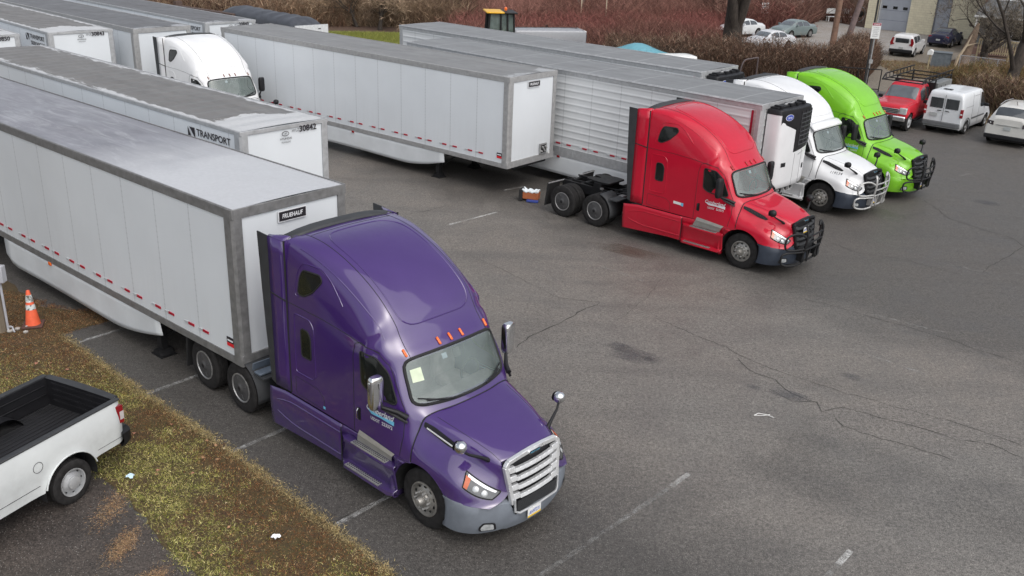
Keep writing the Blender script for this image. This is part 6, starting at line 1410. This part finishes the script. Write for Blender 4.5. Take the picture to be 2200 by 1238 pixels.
tree('tree', 'pale-barked bare tree in the red brush right of the loader', (5.5, 92), 11, .22, (0, 0), 4, .6, .3, seed=24, twn=7, tf=.3, mat=simple('pale_bark', (.2, .16, .13), .9), twig=(.17, .11, .085), tw=.03)
for i, (x, y, s, lb) in enumerate([(-30, 96, 31, 'bare tree at the top edge above the tarp-covered flatbed'), (12, 99, 33, 'bare dark tree at the top edge left of the thick trunk'), (-3, 101, 34, 'bare tree at the top edge above the loader'), (20, 112, 35, 'bare tree at the top edge right of the thick trunk'), (31, 110, 36, 'bare dark tree behind the garden seats')]):
    tree('tree', lb, (x, y), 8, .22, (0, 0), 4, .65, .3, seed=s, twn=8, twig=(.17, .12, .09), tw=.035, tf=.25, kids=(4, 6))
def upward(n, sx=.25, hz=1): D = rng.normal(0, sx, (n, 3)); D[:, 2] = hz; return D/np.linalg.norm(D, axis=1, keepdims=True)
# thicket beyond the lot: brown to the left, wine red in the middle
def thicket(name, poly, n, h, cols, w=.04, sx=.35, bend=.3, dens=.8):
    q = pts_in(poly, n); f = fbm(q[:, 0], q[:, 1], .25, 8)
    idx = np.clip(((f+1)*.5*len(cols)+rng.normal(0, .8, n)).astype(int), 0, len(cols)-1)
    L_ = rng.uniform(.35, 1, n)*h*(1+.35*f); z = np.where(rng.random(n) < .5, 0, rng.uniform(0, h*.6, n))
    D = upward(n, sx); k = z > 0; D[k] = upward(n, .8, .7)[k]; L_[k] *= .5
    return tag(ribbons(name, np.c_[q, z-.05], D, np.maximum(L_, .3), np.full(n, w)*rng.uniform(.5, 1.4, n), palette(n, cols, .3, idx), bend, 3), kind='stuff')
BRN = [(.1, .055, .035), (.17, .1, .06), (.24, .16, .1), (.15, .085, .055), (.29, .21, .14), (.07, .04, .03)]
REDB = [(.2, .07, .06), (.26, .1, .085), (.14, .055, .045), (.24, .12, .09), (.1, .05, .04), (.3, .15, .12)]
TAN = [(.28, .2, .13), (.34, .26, .18), (.2, .135, .085), (.24, .17, .11), (.14, .09, .06)]
thicket('brown_brush', [(-60, 84), (-24, 77), (-17, 76), (-11.5, 80), (-3, 84), (0, 120), (-60, 120)], 85000, 3.0, BRN)
thicket('tan_brush', [(-20, 78), (-11, 79), (-4, 80), (-5, 90), (-20, 92)], 26000, 2.8, TAN, .035, .6)
thicket('red_brush', [(-6, 66), (3, 67), (10, 68), (14.5, 70), (16, 76), (17, 85), (22, 88), (26, 103), (24, 112), (-4, 100)], 110000, 2.4, REDB, .03, .45)
thicket('slope_brush', [(18, 86.5), (24.5, 87.5), (31, 100), (33, 96), (33, 118), (14, 122)], 45000, 3.6, [(.14, .055, .045), (.19, .09, .07), (.22, .13, .1), (.09, .045, .035)], .05, .5)
thicket('far_brush', [(33, 100), (50, 98), (80, 130), (80, 160), (-50, 130), (-50, 112)], 40000, 4, [(.1, .07, .05), (.15, .1, .075), (.2, .14, .1)], .07, .4)
# grass patch left of the loader
q = pts_in([(-13.5, 66.5), (-6.2, 64.5), (-5, 69), (-9, 75), (-15, 74)], 26000); n = len(q)
tag(ribbons('green_grass', np.c_[q, np.full(n, -.05)], upward(n, .5), rng.uniform(.1, .35, n), np.full(n, .03), palette(n, [(.22, .24, .05), (.28, .28, .08), (.16, .19, .04)], .2), .3), kind='stuff')
sheet('grass_ground', [(-14.5, 66.3), (-5.5, 64.2), (-4.5, 69), (-9, 76), (-15.5, 75)], -.035, simple('grass_soil', (.16, .17, .05), .9, var=.3, scale=2))
# clipped hedges
def hedge(name, label, line, w, h, n, cols, cat='hedge', base=0, wt=.028):
    P = [np.array(p, float) for p in line]; sl = [np.linalg.norm(b-a) for a, b in zip(P[:-1], P[1:])]; cum = np.cumsum([0]+sl); s = rng.uniform(0, cum[-1], n)
    X = np.interp(s, cum, [p[0] for p in P]); Y = np.interp(s, cum, [p[1] for p in P]); i = np.clip(np.searchsorted(cum, s)-1, 0, len(sl)-1)
    d = np.array([(b-a)/np.linalg.norm(b-a) for a, b in zip(P[:-1], P[1:])])[i]; off = rng.uniform(-w/2, w/2, n); X += -d[:, 1]*off; Y += d[:, 0]*off
    f = fbm(X, Y, .9, 12); edge = 1-.3*(np.abs(off)/(w/2))**3; H = h*edge*(1+.13*f+.1*fbm(X, Y, 3.5, 4))*rng.uniform(.8, 1.12, n)
    t = thing(name, label, cat, (P[0][0], P[0][1], 0)); X -= P[0][0]; Y -= P[0][1]
    m = rng.random(n) < .3; z = np.where(m, 0, rng.uniform(.15, .98, n)**.7*H); L_ = np.where(m, H*rng.uniform(.6, 1, n), rng.uniform(.15, .5, n))
    D = np.where(m[:, None], upward(n, .22), upward(n, .7, .8)); C = palette(n, cols, .35)
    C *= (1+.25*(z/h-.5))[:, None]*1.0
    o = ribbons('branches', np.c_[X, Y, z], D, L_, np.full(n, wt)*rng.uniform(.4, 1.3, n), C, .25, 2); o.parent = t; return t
HB = [(.13, .078, .052), (.09, .052, .035), (.18, .12, .08), (.065, .04, .03), (.24, .175, .13), (.15, .08, .055)]
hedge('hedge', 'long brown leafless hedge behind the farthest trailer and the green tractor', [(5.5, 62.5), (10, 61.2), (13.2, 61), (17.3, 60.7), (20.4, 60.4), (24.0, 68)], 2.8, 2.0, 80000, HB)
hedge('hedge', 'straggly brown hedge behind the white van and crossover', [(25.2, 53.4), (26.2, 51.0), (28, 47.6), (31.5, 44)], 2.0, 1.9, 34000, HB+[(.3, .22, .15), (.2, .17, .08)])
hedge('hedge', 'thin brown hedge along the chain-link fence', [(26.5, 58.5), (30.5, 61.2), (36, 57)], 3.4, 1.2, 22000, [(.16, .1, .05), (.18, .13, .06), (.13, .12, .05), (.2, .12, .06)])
q = pts_in([(27.3, 58), (31, 64.5), (29, 69), (33, 72), (40, 66), (40, 50), (30, 44), (25.5, 50)], 30000); n = len(q)
tag(ribbons('weeds', np.c_[q, np.full(n, -.05)], upward(n, .6), rng.uniform(.08, .4, n), np.full(n, .025), palette(n, [(.17, .12, .07), (.15, .15, .06), (.22, .16, .1), (.12, .07, .05)], .25), .3), kind='stuff')
q = np.vstack([pts_in([(25, 62), (28, 62), (30.5, 66), (29, 70.5), (25.5, 70)], 9000), pts_in([(24.3, 50.5), (23.6, 46.8), (26, 46.5), (27, 50)], 4000), pts_in([(16, 72), (21, 70.5), (30, 74), (28, 78), (17, 76)], 3000)]); n = len(q)
tag(ribbons('verge_weeds', np.c_[q, np.full(n, -.03)], upward(n, .7), rng.uniform(.06, .3, n), np.full(n, .022), palette(n, [(.25, .19, .1), (.2, .17, .08), (.3, .22, .13), (.18, .09, .05)], .25), .3), kind='stuff')
